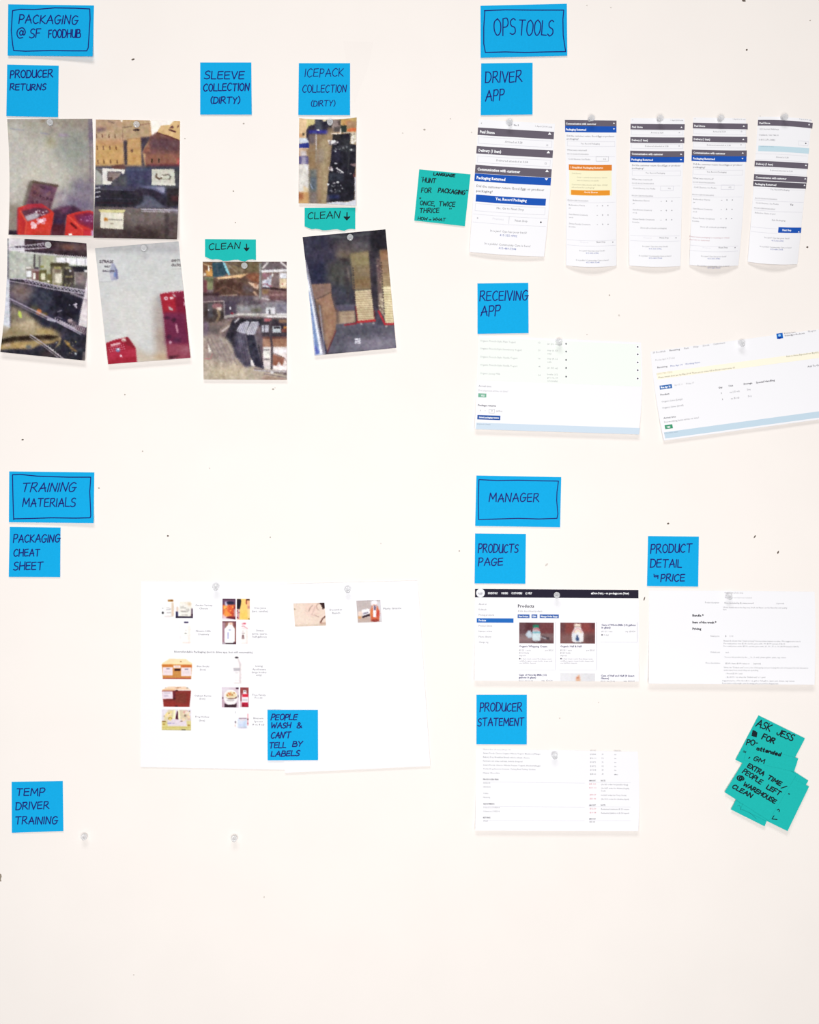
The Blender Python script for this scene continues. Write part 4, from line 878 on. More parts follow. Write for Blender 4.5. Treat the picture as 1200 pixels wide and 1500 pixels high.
def f(p):
    p.rect(60, 640, 375, 1030, (214, 196, 206)); p.rect(60, 640, 200, 740, (226, 214, 224), 1, 20); p.rect(320, 650, 375, 680, (60, 30, 50), 1, 6); p.rect(60, 830, 110, 860, (90, 50, 70), .9, 8); p.rect(340, 790, 370, 830, (50, 26, 40), .9, 8); p.rect(60, 860, 120, 1020, (196, 168, 180), 1, 8)
    p.ell(225, 830, 130, 140, (244, 240, 238), 1, 5); p.ell(235, 790, 100, 60, (232, 212, 170), 1, 10); p.specks(165, 730, 300, 810, 16, 14, [(212, 170, 100), (220, 120, 80), (240, 220, 190), (180, 130, 70)]); p.poly([(110, 815), (170, 850), (290, 850), (345, 810), (330, 850), (270, 862), (180, 862)], (84, 30, 24), 1, 4)
    p.poly([(115, 940), (180, 970), (300, 960), (335, 930), (330, 1015), (110, 1015)], (56, 30, 40), 1, 6); p.rect(150, 880, 290, 892, (150, 140, 144), .8, 6); p.rect(170, 900, 270, 910, (190, 182, 184), .7, 6)
thumb(CS1, CW, 750, (62, 645, 372, 1020), f)
def f(p):
    p.rect(395, 640, 560, 1020, (160, 90, 100)); p.rect(400, 650, 550, 760, (150, 66, 66), 1, 10); p.rect(395, 900, 430, 1020, (220, 206, 216), 1, 8); p.poly([(455, 700), (510, 700), (512, 750), (548, 800), (545, 960), (430, 960), (430, 800), (455, 750)], (246, 240, 244), 1, 5); p.ell(485, 722, 14, 16, (120, 120, 130), 1, 4); p.rect(450, 665, 510, 690, (120, 50, 60), 1, 6)
    p.rect(438, 770, 546, 826, (214, 36, 60), 1, 6); p.rect(428, 925, 540, 1000, (180, 22, 56), 1, 6); p.ell(455, 975, 20, 16, (130, 10, 30), 1, 6); p.rect(440, 862, 530, 872, (150, 140, 150), .8, 5); p.rect(440, 884, 530, 894, (160, 150, 160), .8, 5)
thumb(CS1, CW, 750, (398, 648, 555, 1015), f)
def f(p):
    p.rect(290, 1080, 560, 1420, (250, 248, 250)); p.rect(350, 1215, 515, 1385, (214, 222, 238), 1, 8); p.rect(460, 1230, 520, 1380, (188, 208, 232), .8, 14); p.ell(440, 1385, 90, 16, (176, 180, 200), .9, 8); p.rect(375, 1208, 515, 1225, (140, 110, 130), 1, 6); p.rect(390, 1225, 500, 1260, (230, 214, 218), .8, 10); p.rect(370, 1325, 450, 1350, (196, 206, 236), .9, 10)
    p.rect(530, 1130, 550, 1350, (220, 120, 130), .7, 6); p.ell(540, 1232, 12, 12, (60, 10, 20), 1, 4); p.ell(540, 1310, 10, 14, (170, 60, 80), .9, 4); p.ell(313, 1285, 14, 24, (130, 120, 128), 1, 6); p.ell(308, 1350, 12, 30, (214, 180, 170), .8, 8); p.ell(310, 1105, 8, 24, (170, 168, 172), .9, 5); p.rect(350, 1390, 560, 1410, (232, 222, 230), .8, 8)
thumb(CS1, CW, 750, (290, 1075, 560, 1425), f)
CW = (425, 870, 570, 925)
def f(p):
    p.rect(30, 80, 450, 400, (232, 210, 194)); p.rect(50, 130, 250, 380, (236, 216, 200), .8, 30); p.rect(180, 120, 330, 260, (234, 200, 188), .7, 30); p.poly([(355, 98), (425, 98), (425, 175), (395, 185), (380, 140), (358, 120)], (50, 26, 24), 1, 4)
    p.line([(270, 140), (245, 170), (225, 210)], 8, (150, 124, 114), 1, 3); p.line([(300, 160), (285, 210), (260, 250), (340, 275)], 8, (204, 174, 164), 1, 4); p.line([(350, 110), (320, 140), (325, 170), (350, 200)], 8, (160, 120, 106), .8, 4); p.line([(432, 268), (395, 300), (370, 345)], 14, (92, 50, 40), 1, 4); p.line([(180, 200), (210, 220), (240, 200)], 5, (206, 180, 170), .9, 3); p.line([(300, 255), (350, 280)], 5, (160, 130, 120), .8, 2)
    p.rect(360, 345, 440, 372, (186, 140, 124), .7, 6); p.line([(60, 385), (440, 370)], 12, (196, 176, 156), .8, 5); p.ell(55, 185, 14, 8, (150, 130, 110), .8, 4); p.line([(40, 115), (200, 108), (350, 100)], 8, (214, 190, 170), .8, 3)
def quadpic(sheet, crop, zw, q4, paint, base, noise=5, cell=.6):
    """picture whose own edges are tilted on the sheet: masks through a small sub-sheet frame"""
    p = Pic(crop, zw, base); paint(p); p.noise(noise, zw/(crop[2]-crop[0])*1.6, .8)
    return p
thumb(CS2, CW, 1200, (40, 116, 437, 385), f)
def f(p):
    p.rect(790, 50, 1140, 360, (196, 184, 184)); p.rect(810, 80, 1000, 200, (190, 176, 172), .8, 30); p.line([(808, 76), (1110, 68)], 12, (130, 120, 124), .9, 4); p.rect(1060, 90, 1115, 340, (222, 218, 224), .9, 20); p.rect(815, 270, 980, 345, (190, 164, 150), .8, 20)
    p.poly([(865, 195), (960, 178), (972, 240), (885, 272)], (250, 246, 248), 1, 4); p.poly([(875, 270), (968, 238), (970, 265), (880, 292)], (44, 24, 34), 1, 4); p.line([(892, 240), (940, 226)], 20, (120, 110, 130), .8, 4); p.ell(850, 240, 26, 34, (240, 214, 200), .9, 6); p.ell(845, 285, 20, 16, (216, 150, 90), .9, 6)
    p.poly([(990, 150), (1060, 150), (1085, 210), (1080, 330), (980, 330), (975, 210)], (206, 96, 60), 1, 5); p.ell(1020, 110, 40, 34, (244, 240, 244), 1, 5); p.poly([(1000, 130), (1050, 130), (1060, 180), (990, 180)], (214, 140, 110), .9, 5); p.rect(1008, 140, 1046, 282, (244, 244, 250), 1, 3); p.rect(1014, 140, 1040, 200, (70, 54, 90), .8, 4); p.ell(1030, 322, 50, 14, (130, 40, 30), .9, 5); p.ell(1065, 240, 18, 40, (196, 60, 50), .8, 8); p.ell(985, 230, 14, 50, (220, 130, 70), .8, 6)
thumb(CS2, CW, 1200, (803, 82, 1113, 340), f)
# product photographs on the web page
CW = (750, 900, 950, 1002)
def f(p):
    p.rect(60, 60, 380, 260, (92, 56, 60)); p.rect(60, 68, 120, 175, (104, 70, 76), .8, 10); p.rect(125, 68, 190, 170, (84, 40, 46), .8, 10); p.rect(245, 68, 372, 190, (118, 60, 62), .8, 16); p.rect(60, 168, 372, 260, (124, 98, 100), 1, 6); p.rect(60, 200, 170, 230, (150, 122, 122), .8, 14); p.rect(200, 225, 372, 260, (90, 58, 62), .8, 12)
    p.poly([(120, 180), (140, 142), (165, 140), (180, 180), (175, 205), (145, 208)], (176, 190, 202), 1, 5); p.ell(150, 175, 22, 24, (196, 208, 218), .9, 6)
    p.poly([(185, 130), (240, 130), (252, 170), (250, 230), (225, 242), (185, 236), (176, 200)], (206, 218, 222), 1, 4); p.ell(212, 130, 26, 34, (190, 170, 176), 1, 5); p.rect(186, 92, 238, 116, (30, 120, 92), 1, 4); p.rect(180, 152, 248, 166, (110, 176, 188), .9, 4); p.line([(195, 130), (225, 122), (240, 140)], 8, (190, 70, 80), .9, 3)
    p.poly([(255, 185), (330, 205), (325, 222), (262, 212)], (60, 48, 54), 1, 4); p.line([(250, 196), (300, 214)], 8, (220, 214, 218), .9, 3); p.rect(176, 234, 260, 246, (70, 44, 50), .8, 6)
thumb(PP, CW, 1200, (65, 71, 368, 256), f, cell=.6)
def f(p):
    p.rect(420, 60, 740, 260, (112, 62, 64)); p.rect(425, 70, 470, 160, (96, 60, 64), .8, 12); p.rect(470, 70, 545, 180, (140, 62, 56), .7, 16); p.rect(610, 70, 732, 160, (150, 66, 62), .7, 20); p.rect(425, 170, 732, 258, (128, 92, 90), .9, 14); p.rect(640, 180, 732, 258, (84, 48, 50), .7, 20); p.rect(690, 75, 732, 130, (80, 40, 50), .7, 12)
    p.poly([(552, 108), (604, 108), (612, 130), (632, 165), (628, 240), (600, 254), (545, 252), (528, 230), (526, 165), (545, 130)], (232, 228, 228), 1, 4); p.rect(548, 82, 606, 108, (238, 222, 206), 1, 4); p.rect(552, 104, 604, 112, (180, 150, 140), .9, 3)
    p.line([(545, 160), (558, 132), (580, 124), (600, 132), (616, 160)], 8, (214, 140, 140), .9, 3); p.line([(556, 160), (580, 140), (604, 160)], 7, (236, 206, 150), .9, 3); p.poly([(568, 180), (578, 180), (592, 232), (566, 232)], (44, 66, 110), 1, 4); p.ell(574, 215, 14, 14, (50, 74, 118), 1, 4); p.rect(535, 165, 560, 230, (208, 218, 226), .7, 6); p.rect(535, 246, 628, 258, (60, 36, 40), .8, 5)
thumb(PP, CW, 1200, (426, 72, 731, 257), f, cell=.6)
def f(p):
    p.rect(420, 500, 740, 612, (224, 222, 224)); p.rect(420, 520, 520, 590, (230, 228, 232), .7, 20); p.poly([(585, 530), (596, 532), (600, 560), (606, 590), (566, 590), (560, 560), (575, 548)], (222, 176, 148), 1, 5); p.ell(580, 556, 14, 8, (196, 120, 90), .9, 4); p.rect(640, 510, 731, 590, (216, 214, 218), .7, 20)
thumb(PP, CW, 1200, (426, 517, 731, 589), f, cell=.7, noise=3)

# ------------------------------------------------------------------ the printed photographs
def photo(corners, label, pic, hf, bow=(0, 0, 0, 0), tex=4):
    g = pic.a.mean(-1, keepdims=True)
    pic.a = g + (pic.a-g)*.86
    if tex: pic.a = pic.a + pic.field(42)*tex + pic.field(20)*tex*.8*(.35+g/200) + pic.field(70, 1, .5, 1.8)*tex*.6
    s = Sheet('photo_print', corners, label, 'photo', hf, bow, group='printed photographs pinned in two rows', cell=4)
    s.picture(pic, None, cell=.8)
    return s
# A: red crates on a concrete floor
p = Pic((-2, 166, 142, 354), 144*8.15, (178, 172, 158)); p.ox, p.oy = 0-2, 166; p.k = 1/8.15; p.f = p.k*p.R
p.xx -= 16.3; p.yy -= 16.3          # zoom origin at (0,168)
p.grad((100, 60), (186, 182, 172), (1100, 200), (140, 130, 128)); p.grad((500, 0), (164, 156, 138), (500, 400), (180, 176, 160), a=.5)
p.ell(500, 640, 380, 330, (204, 198, 184), .75, 120); p.ell(180, 500, 130, 400, (196, 192, 184), .7, 60); p.ell(860, 420, 200, 220, (140, 146, 138), .7, 80); p.rect(640, 50, 1120, 150, (150, 136, 122), .7, 40)
p.rect(1060, 50, 1130, 330, (112, 96, 120), .9, 20); p.rect(1065, 330, 1130, 800, (150, 134, 140), .7, 20); p.line([(1060, 60), (1075, 400), (1078, 820)], 8, (110, 98, 120), .7, 3)
p.rect(860, 780, 1130, 1150, (120, 108, 132), .8, 50); p.poly([(690, 900), (860, 960), (1110, 1080), (1110, 1160), (690, 1160)], (112, 96, 128), .7, 40); p.ell(740, 1000, 70, 60, (182, 164, 168), .8, 30); p.rect(900, 860, 1060, 1000, (140, 124, 140), .6, 30)
p.rect(100, 1080, 240, 1400, (136, 122, 110), .9, 30); p.rect(100, 1380, 220, 1450, (40, 24, 40), 1, 12); p.ell(160, 800, 80, 260, (192, 186, 178), .6, 50)
p.poly([(390, 800), (690, 850), (600, 1150), (285, 1100)], (112, 72, 88), 1, 10); p.poly([(345, 790), (400, 790), (300, 1110), (270, 1090)], (96, 84, 76), .8, 14); p.line([(395, 800), (560, 830), (690, 850)], 26, (78, 60, 44), .9, 9); p.ell(560, 900, 70, 50, (96, 60, 108), .6, 30); p.ell(420, 900, 50, 60, (122, 70, 66), .6, 30)
p.specks(380, 860, 620, 1060, 14, 16, [(70, 40, 60), (130, 90, 96), (90, 50, 70)])
p.poly([(620, 1130), (880, 1080), (1000, 1160), (800, 1220), (770, 1440), (560, 1440), (620, 1300)], (66, 34, 60), 1, 16); p.poly([(700, 1120), (860, 1090), (760, 1190)], (120, 60, 96), .9, 20); p.rect(600, 1300, 780, 1450, (84, 22, 36), .8, 20); p.ell(700, 1270, 60, 30, (60, 40, 80), .8, 16)
p.poly([(215, 1110), (330, 1072), (500, 1065), (640, 1160), (632, 1260), (590, 1440), (210, 1440), (212, 1250)], (216, 46, 38), 1, 6); p.poly([(330, 1072), (500, 1065), (560, 1120), (420, 1120), (240, 1140)], (178, 40, 60), .9, 8)
p.poly([(250, 1150), (420, 1110), (560, 1120), (600, 1170), (450, 1240), (310, 1270)], (96, 44, 66), 1, 8); p.poly([(295, 1215), (420, 1170), (480, 1180), (450, 1235), (320, 1272)], (184, 172, 184), 1, 8); p.specks(420, 1130, 590, 1210, 16, 10, [(190, 150, 160), (110, 50, 70), (220, 200, 210)])
p.poly([(600, 1170), (640, 1165), (600, 1440), (320, 1440), (320, 1290), (450, 1240)], (222, 50, 36), 1, 8); p.poly([(250, 1200), (330, 1280), (310, 1440), (260, 1440)], (190, 28, 36), .7, 14); p.line([(245, 1150), (318, 1285), (300, 1430)], 16, (240, 84, 60), .9, 5); p.line([(215, 1120), (208, 1430)], 16, (170, 20, 44), .8, 8)
p.specks(380, 1290, 430, 1345, 6, 20, [(250, 214, 220), (236, 180, 190)]); p.specks(450, 1250, 530, 1300, 8, 18, [(250, 220, 230), (226, 160, 180)]); p.poly([(420, 1400), (600, 1380), (590, 1440), (420, 1440)], (190, 52, 30), .6, 14)
p.poly([(800, 1195), (930, 1160), (1070, 1142), (1125, 1165), (1125, 1450), (770, 1450)], (216, 42, 36), 1, 6); p.poly([(880, 1200), (1060, 1160), (1130, 1190), (1130, 1400), (1060, 1350), (940, 1300)], (136, 28, 62), 1, 10); p.poly([(930, 1220), (1110, 1190), (1120, 1300), (1000, 1290)], (116, 44, 96), .8, 16)
p.line([(810, 1205), (985, 1370), (985, 1440)], 14, (238, 80, 56), .9, 5); p.line([(850, 1300), (910, 1350)], 26, (120, 14, 22), 1, 4); p.specks(960, 1200, 1110, 1280, 14, 8, [(196, 140, 180), (160, 80, 130)]); p.rect(1085, 1380, 1130, 1450, (190, 170, 220), .9, 8); p.ell(840, 1430, 22, 14, (250, 236, 230), 1, 4); p.rect(1000, 1370, 1090, 1450, (200, 30, 50), .8, 10)
p.line([(120, 165), (280, 185)], 10, (140, 142, 158), .8, 5); p.line([(480, 215), (590, 235)], 10, (136, 136, 168), .8, 5); p.rect(700, 225, 820, 260, (156, 140, 162), .8, 10); p.rect(480, 60, 540, 90, (130, 110, 84), .7, 10)
p.ell(620, 330, 60, 60, (164, 152, 110), .6, 30); p.noise(5, 26, .9); p.noise(4, 60, .9); p.noise(5, 12, .4)
photo([(10.4, 174.4), (135.2, 173.9), (136.4, 345.3), (12.3, 343.7)], 'photo of two red crates on a grey floor, first in the upper row', p,
      lambda u, v: 1 + 1.5*np.clip(v, 0, 1) + 14*np.clip(v, 0, 1)**3, (0, 1.2, 0, 2.6), tex=1.8)
# B: cardboard boxes over black trays
def origin(crop, zw):      # canvas a little larger than the crop
    k = (crop[2]-crop[0])/zw; m = 6
    p = Pic((crop[0]-m, crop[1]-m, crop[2]+m, crop[3]+m), (crop[2]-crop[0]+2*m)/k)
    p.xx -= m/k; p.yy -= m/k
    return p
class _O: pass
p = origin((134, 168, 274, 352), 1141)
p.rect(-100, -100, 1300, 640, (206, 162, 112), 1, 0); p.rect(-50, -50, 400, 330, (192, 158, 124), 1, 30); p.rect(-50, 330, 380, 620, (206, 158, 94), .9, 30); p.rect(60, 60, 360, 130, (186, 150, 124), .8, 20)
p.poly([(60, 150), (180, 160), (170, 190), (60, 220)], (120, 88, 96), .8, 14); p.rect(60, 300, 360, 360, (196, 140, 96), .7, 20); p.poly([(370, 70), (700, 70), (690, 260), (440, 290), (400, 300), (365, 200)], (188, 156, 118), 1, 6)
p.line([(370, 155), (480, 140)], 12, (136, 104, 84), .9, 4); p.line([(570, 125), (690, 105)], 12, (150, 100, 84), .9, 4); p.ell(538, 182, 40, 12, (40, 22, 24), 1, 4); p.line([(370, 180), (375, 310), (440, 300)], 10, (140, 104, 84), .7, 4); p.line([(430, 290), (590, 285)], 12, (164, 120, 76), .8, 5)
for y, xs in ((255, (58, 128, 208, 280)), (395, (68, 140, 218, 292)), (560, (75, 146, 226, 305))):
    for x in xs: p.line([(x, y-18), (x+4, y+20)], 13, (104, 62, 40), .85, 4)
p.line([(205, 78), (265, 98)], 20, (120, 90, 84), .8, 5)
p.poly([(380, 310), (440, 310), (430, 400), (435, 600), (395, 600)], (68, 56, 66), 1, 8); p.rect(430, 300, 600, 605, (206, 158, 92), 1, 8); p.rect(440, 310, 600, 420, (196, 150, 98), .8, 16); p.ell(484, 430, 14, 18, (90, 50, 50), .9, 5)
p.poly([(590, 270), (720, 260), (640, 380), (610, 450), (640, 620), (600, 620)], (70, 58, 72), 1, 8)
p.poly([(700, 60), (990, 60), (960, 110), (780, 215), (740, 265), (720, 260)], (252, 244, 234), 1, 5); p.poly([(340, 60), (375, 65), (365, 95)], (250, 240, 230), 1, 3)
p.poly([(700, 260), (780, 210), (1060, 300), (1060, 620), (650, 620), (650, 470), (610, 450), (680, 340)], (124, 78, 70), 1, 8); p.poly([(700, 270), (1050, 300), (1050, 440), (700, 400)], (96, 62, 72), .9, 24); p.poly([(650, 470), (1050, 470), (1050, 620), (650, 620)], (150, 94, 76), .9, 10); p.poly([(620, 440), (690, 350), (700, 440)], (176, 110, 88), .8, 10)
p.rect(1020, 520, 1060, 610, (190, 70, 70), .8, 12); p.rect(660, 590, 1050, 625, (110, 44, 54), .8, 8)
for x in (722, 805): p.line([(x, 530), (x, 570)], 16, (50, 34, 24), 1, 4)
p.poly([(780, 215), (830, 130), (940, 120), (1000, 62), (1070, 62), (1060, 310), (900, 250)], (222, 182, 120), 1, 4); p.line([(780, 215), (900, 250), (1045, 305)], 12, (92, 40, 36), 1, 3); p.poly([(965, 125), (990, 160), (930, 160)], (96, 50, 52), 1, 4); p.line([(930, 180), (1000, 205)], 18, (86, 40, 36), 1, 3); p.line([(1030, 150), (1040, 130)], 14, (110, 60, 50), .9, 3)
p.rect(-50, 615, 1300, 1130, (58, 56, 76), 1, 14); p.poly([(240, 610), (380, 590), (420, 640), (400, 690), (240, 640)], (110, 66, 62), 1, 8); p.poly([(40, 640), (130, 650), (130, 840), (40, 840)], (170, 170, 160), 1, 10); p.poly([(40, 640), (130, 660), (130, 720)], (90, 80, 80), .9, 6)
p.rect(400, 640, 720, 860, (64, 64, 98), .9, 30); p.rect(400, 640, 700, 670, (80, 90, 120), .6, 12); p.poly([(240, 780), (420, 700), (420, 860), (240, 860)], (84, 82, 84), .8, 16)
p.poly([(50, 870), (600, 900), (640, 960), (600, 1110), (50, 1110)], (38, 34, 46), 1, 12); p.rect(50, 860, 500, 900, (70, 68, 88), .7, 12)
for y in (880, 930, 985): p.line([(45, y), (100, y-10)], 16, (180, 180, 190), .9, 4)
p.line([(90, 890), (520, 905)], 8, (96, 96, 120), .6, 4); p.line([(90, 1000), (540, 1010)], 8, (74, 70, 92), .6, 4); p.line([(60, 1050), (500, 1060)], 16, (48, 22, 36), .8, 6)
p.poly([(560, 850), (720, 850), (900, 860), (860, 950), (760, 920), (640, 880)], (112, 112, 150), .9, 12); p.poly([(620, 960), (680, 970), (900, 1110), (500, 1120), (620, 1040)], (92, 92, 112), .9, 14); p.poly([(610, 880), (760, 900), (860, 960), (980, 1110), (900, 1110), (700, 960), (620, 960)], (44, 36, 54), 1, 12)
p.poly([(760, 870), (880, 860), (870, 940)], (156, 156, 180), .9, 8); p.rect(880, 640, 1060, 900, (70, 70, 72), .8, 14); p.rect(900, 880, 1060, 1090, (44, 36, 40), 1, 12); p.rect(950, 970, 1050, 1030, (84, 40, 44), .8, 14); p.line([(50, 1105), (500, 1115)], 16, (120, 100, 96), .8, 6)
p.poly([(130, 635), (400, 655), (395, 700), (370, 715), (355, 680), (190, 680), (190, 780), (250, 800), (230, 838), (130, 835)], (228, 224, 214), 1, 4); p.poly([(190, 680), (355, 690), (330, 740), (250, 790), (190, 790)], (150, 132, 126), 1, 6); p.rect(195, 745, 250, 790, (84, 64, 60), .9, 6); p.rect(195, 690, 330, 705, (110, 92, 92), .8, 4); p.rect(195, 715, 310, 728, (120, 100, 98), .7, 4)
p.poly([(720, 650), (990, 650), (1000, 845), (720, 838)], (206, 204, 188), 1, 4); p.poly([(720, 800), (1000, 820), (1000, 845), (720, 840)], (222, 220, 208), .9, 6); p.line([(780, 710), (770, 740), (810, 770), (840, 750)], 20, (90, 72, 50), .9, 4); p.line([(840, 725), (920, 715), (945, 740), (930, 770)], 16, (96, 88, 74), .8, 4); p.line([(830, 770), (940, 770)], 8, (130, 120, 100), .8, 4); p.ell(845, 738, 18, 14, (230, 228, 220), 1, 4)
p.grad((0, 1120), (112, 96, 96), (0, 1480), (66, 50, 50), [(-50, 1120), (1300, 1120), (1300, 1600), (-50, 1600)]); p.rect(400, 1150, 880, 1300, (116, 104, 98), .8, 50); p.rect(800, 1350, 1040, 1480, (96, 76, 72), .8, 40); p.rect(880, 1170, 920, 1480, (52, 42, 42), .8, 14); p.rect(30, 1380, 130, 1480, (56, 40, 44), .8, 20); p.rect(400, 1380, 820, 1500, (48, 34, 34), .7, 40)
p.line([(600, 1130), (1040, 1140)], 18, (176, 170, 186), 1, 4); p.line([(600, 1155), (940, 1160)], 10, (196, 190, 204), .9, 4); p.line([(940, 1130), (1040, 1160)], 40, (150, 140, 160), .6, 10); p.line([(420, 1150), (460, 1180)], 20, (120, 120, 110), .8, 6)
p.poly([(80, 1130), (410, 1135), (385, 1170), (110, 1170)], (214, 204, 140), 1, 4); p.poly([(108, 1165), (386, 1175), (380, 1370), (105, 1352)], (222, 216, 196), 1, 4); p.poly([(150, 1230), (190, 1230), (198, 1270), (148, 1270)], (190, 120, 40), 1, 5); p.line([(205, 1250), (365, 1258)], 14, (140, 130, 124), .8, 4); p.ell(245, 1300, 20, 10, (180, 170, 150), .8, 4)
p.noise(6, 20, .8); p.noise(5, 50, .8)
photo([(140.4, 175.1), (263.8, 177.2), (259.2, 350.6), (137.1, 348.4)], 'photo of cardboard boxes above black trays, second in the upper row', p,
      lambda u, v: 1.2 + 1.5*np.clip(v, 0, 1) + 13*np.clip(v, 0, 1)**3, (0, .8, 0, .8), tex=3)
# C: wire shelves with jars
p = origin((0, 344, 140, 532), 1117)
p.rect(-100, -100, 1300, 1700, (54, 50, 62), 1, 0); p.rect(-60, -60, 290, 200, (238, 232, 236), 1, 4); p.poly([(290, 60), (1015, 100), (1030, 260), (640, 230), (290, 190)], (70, 48, 58), 1, 4); p.poly([(600, 110), (1010, 110), (1020, 180), (780, 180)], (116, 84, 84), .8, 20); p.poly([(740, 110), (880, 130), (820, 180), (720, 150)], (150, 96, 76), .7, 16); p.poly([(300, 180), (620, 190), (620, 220), (400, 210)], (50, 34, 52), .9, 8); p.poly([(620, 190), (1030, 190), (1030, 260), (640, 240)], (52, 34, 42), .9, 10)
p.zig((100, 155), (540, 120), 12, 26, 7, (214, 204, 220)); p.line([(100, 150), (560, 92)], 12, (196, 186, 200), 1, 3); p.line([(95, 178), (560, 150)], 12, (214, 204, 216), 1, 3); p.rect(170, 130, 520, 150, (60, 44, 60), .5, 6)
for i in range(9): p.rect(190+i*38, 138-i*2, 210+i*38, 152-i*2, (44, 30, 46), .9, 3)
p.poly([(100, 190), (400, 210), (640, 240), (1035, 270), (1035, 620), (100, 510)], (168, 172, 156), 1, 5); p.poly([(100, 190), (400, 215), (400, 520), (100, 500)], (186, 188, 178), .9, 14); p.poly([(500, 230), (640, 240), (610, 520), (490, 500)], (174, 176, 140), .8, 14); p.line([(240, 200), (640, 235)], 16, (232, 226, 230), .9, 4); p.zig((640, 235), (1030, 265), 8, 30, 8, (210, 200, 206))
p.poly([(660, 262), (1035, 275), (1035, 365), (660, 330)], (240, 238, 242), 1, 5); p.poly([(800, 365), (1035, 370), (1030, 440), (800, 430)], (34, 30, 40), 1, 4)
for x in (770, 895, 995): p.line([(x, 275), (x+4, 360)], 8, (150, 140, 150), .9, 2)
p.line([(405, 235), (400, 370)], 20, (70, 58, 66), 1, 5); p.line([(465, 250), (462, 400)], 14, (100, 92, 92), .9, 5)
p.rect(590, 330, 800, 600, (92, 84, 64), 1, 8); p.rect(590, 330, 800, 370, (70, 60, 40), .9, 8)
p.rect(300, 370, 372, 515, (130, 122, 112), 1, 5); p.rect(305, 372, 365, 395, (226, 222, 214), 1, 4); p.rect(305, 420, 368, 495, (224, 226, 228), 1, 4); p.rect(375, 400, 460, 530, (116, 72, 66), 1, 6); p.rect(385, 445, 418, 522, (236, 232, 220), 1, 4); p.rect(400, 378, 450, 402, (60, 50, 64), 1, 4); p.rect(455, 410, 545, 550, (100, 92, 50), 1, 6); p.rect(480, 450, 528, 525, (226, 224, 190), 1, 4); p.rect(470, 360, 510, 385, (140, 140, 70), 1, 5); p.rect(380, 400, 460, 425, (170, 150, 160), .7, 6)
p.rect(545, 460, 610, 570, (110, 100, 50), .9, 8); p.ell(568, 542, 16, 14, (250, 240, 220), 1, 4); p.rect(612, 400, 725, 590, (156, 146, 122), 1, 6); p.rect(632, 372, 712, 402, (160, 150, 90), 1, 5); p.rect(645, 455, 722, 560, (222, 212, 194), 1, 4); p.rect(640, 405, 712, 440, (120, 100, 84), .9, 6)
p.poly([(750, 380), (850, 380), (870, 440), (870, 600), (740, 600)], (62, 54, 50), 1, 6); p.rect(760, 375, 830, 400, (150, 146, 110), 1, 5); p.rect(760, 480, 850, 500, (150, 140, 90), .8, 5); p.ell(820, 420, 12, 16, (220, 214, 220), .9, 4); p.rect(880, 440, 1030, 640, (122, 108, 108), 1, 8); p.rect(900, 450, 960, 560, (150, 130, 130), .8, 14); p.rect(985, 410, 1030, 435, (246, 240, 240), 1, 4); p.rect(840, 580, 990, 650, (90, 84, 90), .8, 12); p.specks(620, 560, 900, 620, 24, 10, [(150, 140, 90), (70, 60, 50), (110, 110, 90)])
p.poly([(110, 515), (300, 520), (640, 630), (980, 690), (970, 760), (820, 700), (340, 590), (110, 540)], (40, 32, 48), 1, 5); p.line([(105, 510), (320, 520), (640, 590), (990, 650)], 12, (196, 184, 200), 1, 3); p.line([(110, 540), (330, 575), (650, 640), (980, 690)], 14, (184, 172, 190), 1, 3); p.zig((280, 535), (980, 670), 14, 34, 8, (170, 160, 180)); p.line([(830, 680), (980, 740)], 26, (160, 152, 164), .9, 5)
p.poly([(110, 550), (330, 590), (820, 700), (975, 760), (910, 1060), (640, 980), (430, 900), (115, 740)], (38, 36, 56), 1, 8); p.poly([(110, 550), (330, 590), (420, 640), (300, 830), (115, 740)], (116, 100, 106), .95, 40); p.ell(240, 650, 90, 70, (128, 104, 92), .7, 40); p.ell(520, 760, 120, 110, (62, 66, 82), .8, 60); p.ell(400, 860, 60, 30, (90, 84, 50), .8, 20); p.poly([(620, 660), (950, 760), (900, 1000), (620, 940)], (24, 20, 34), .8, 30)
p.specks(800, 810, 900, 860, 12, 9, [(210, 200, 214), (150, 140, 160)]); p.line([(675, 900), (720, 884)], 10, (170, 166, 180), .9, 4); p.line([(640, 970), (680, 960), (720, 980)], 10, (150, 140, 160), .8, 4); p.ell(455, 900, 34, 30, (206, 110, 50), 1, 8); p.ell(520, 930, 40, 20, (150, 120, 50), .8, 10); p.ell(820, 1005, 30, 26, (170, 150, 156), 1, 6); p.ell(850, 1030, 50, 20, (110, 90, 96), .8, 8)
p.poly([(115, 820), (430, 940), (640, 1010), (1010, 1180), (1010, 1500), (-60, 1420), (-60, 1000)], (40, 38, 54), 1, 6); p.poly([(115, 830), (300, 900), (500, 1080), (720, 1160), (700, 1200), (-60, 1220), (20, 1100), (120, 1060)], (164, 144, 104), .95, 24); p.poly([(120, 830), (260, 880), (330, 980), (200, 1040), (120, 1000)], (130, 118, 104), .8, 30); p.ell(320, 1060, 120, 60, (190, 168, 136), .8, 40); p.ell(540, 1130, 120, 36, (176, 146, 80), .8, 24)
p.line([(115, 745), (430, 900), (640, 1000), (940, 1165)], 16, (178, 162, 186), 1, 4); p.line([(150, 790), (430, 930), (560, 990)], 9, (150, 136, 156), .9, 4); p.line([(700, 1010), (950, 1140)], 20, (206, 198, 212), 1, 4); p.zig((640, 990), (1000, 1150), 20, 26, 8, (176, 162, 178)); p.poly([(820, 1020), (1010, 1090), (1010, 1180), (900, 1110)], (90, 66, 80), .8, 8)
for i in range(8): p.line([(850+i*20, 1035+i*8), (835+i*20, 1065+i*10)], 7, (190, 170, 180), .9, 1)
p.line([(560, 985), (640, 1010)], 26, (200, 196, 210), .9, 6); p.line([(700, 1060), (930, 1170)], 14, (30, 24, 36), .9, 4)
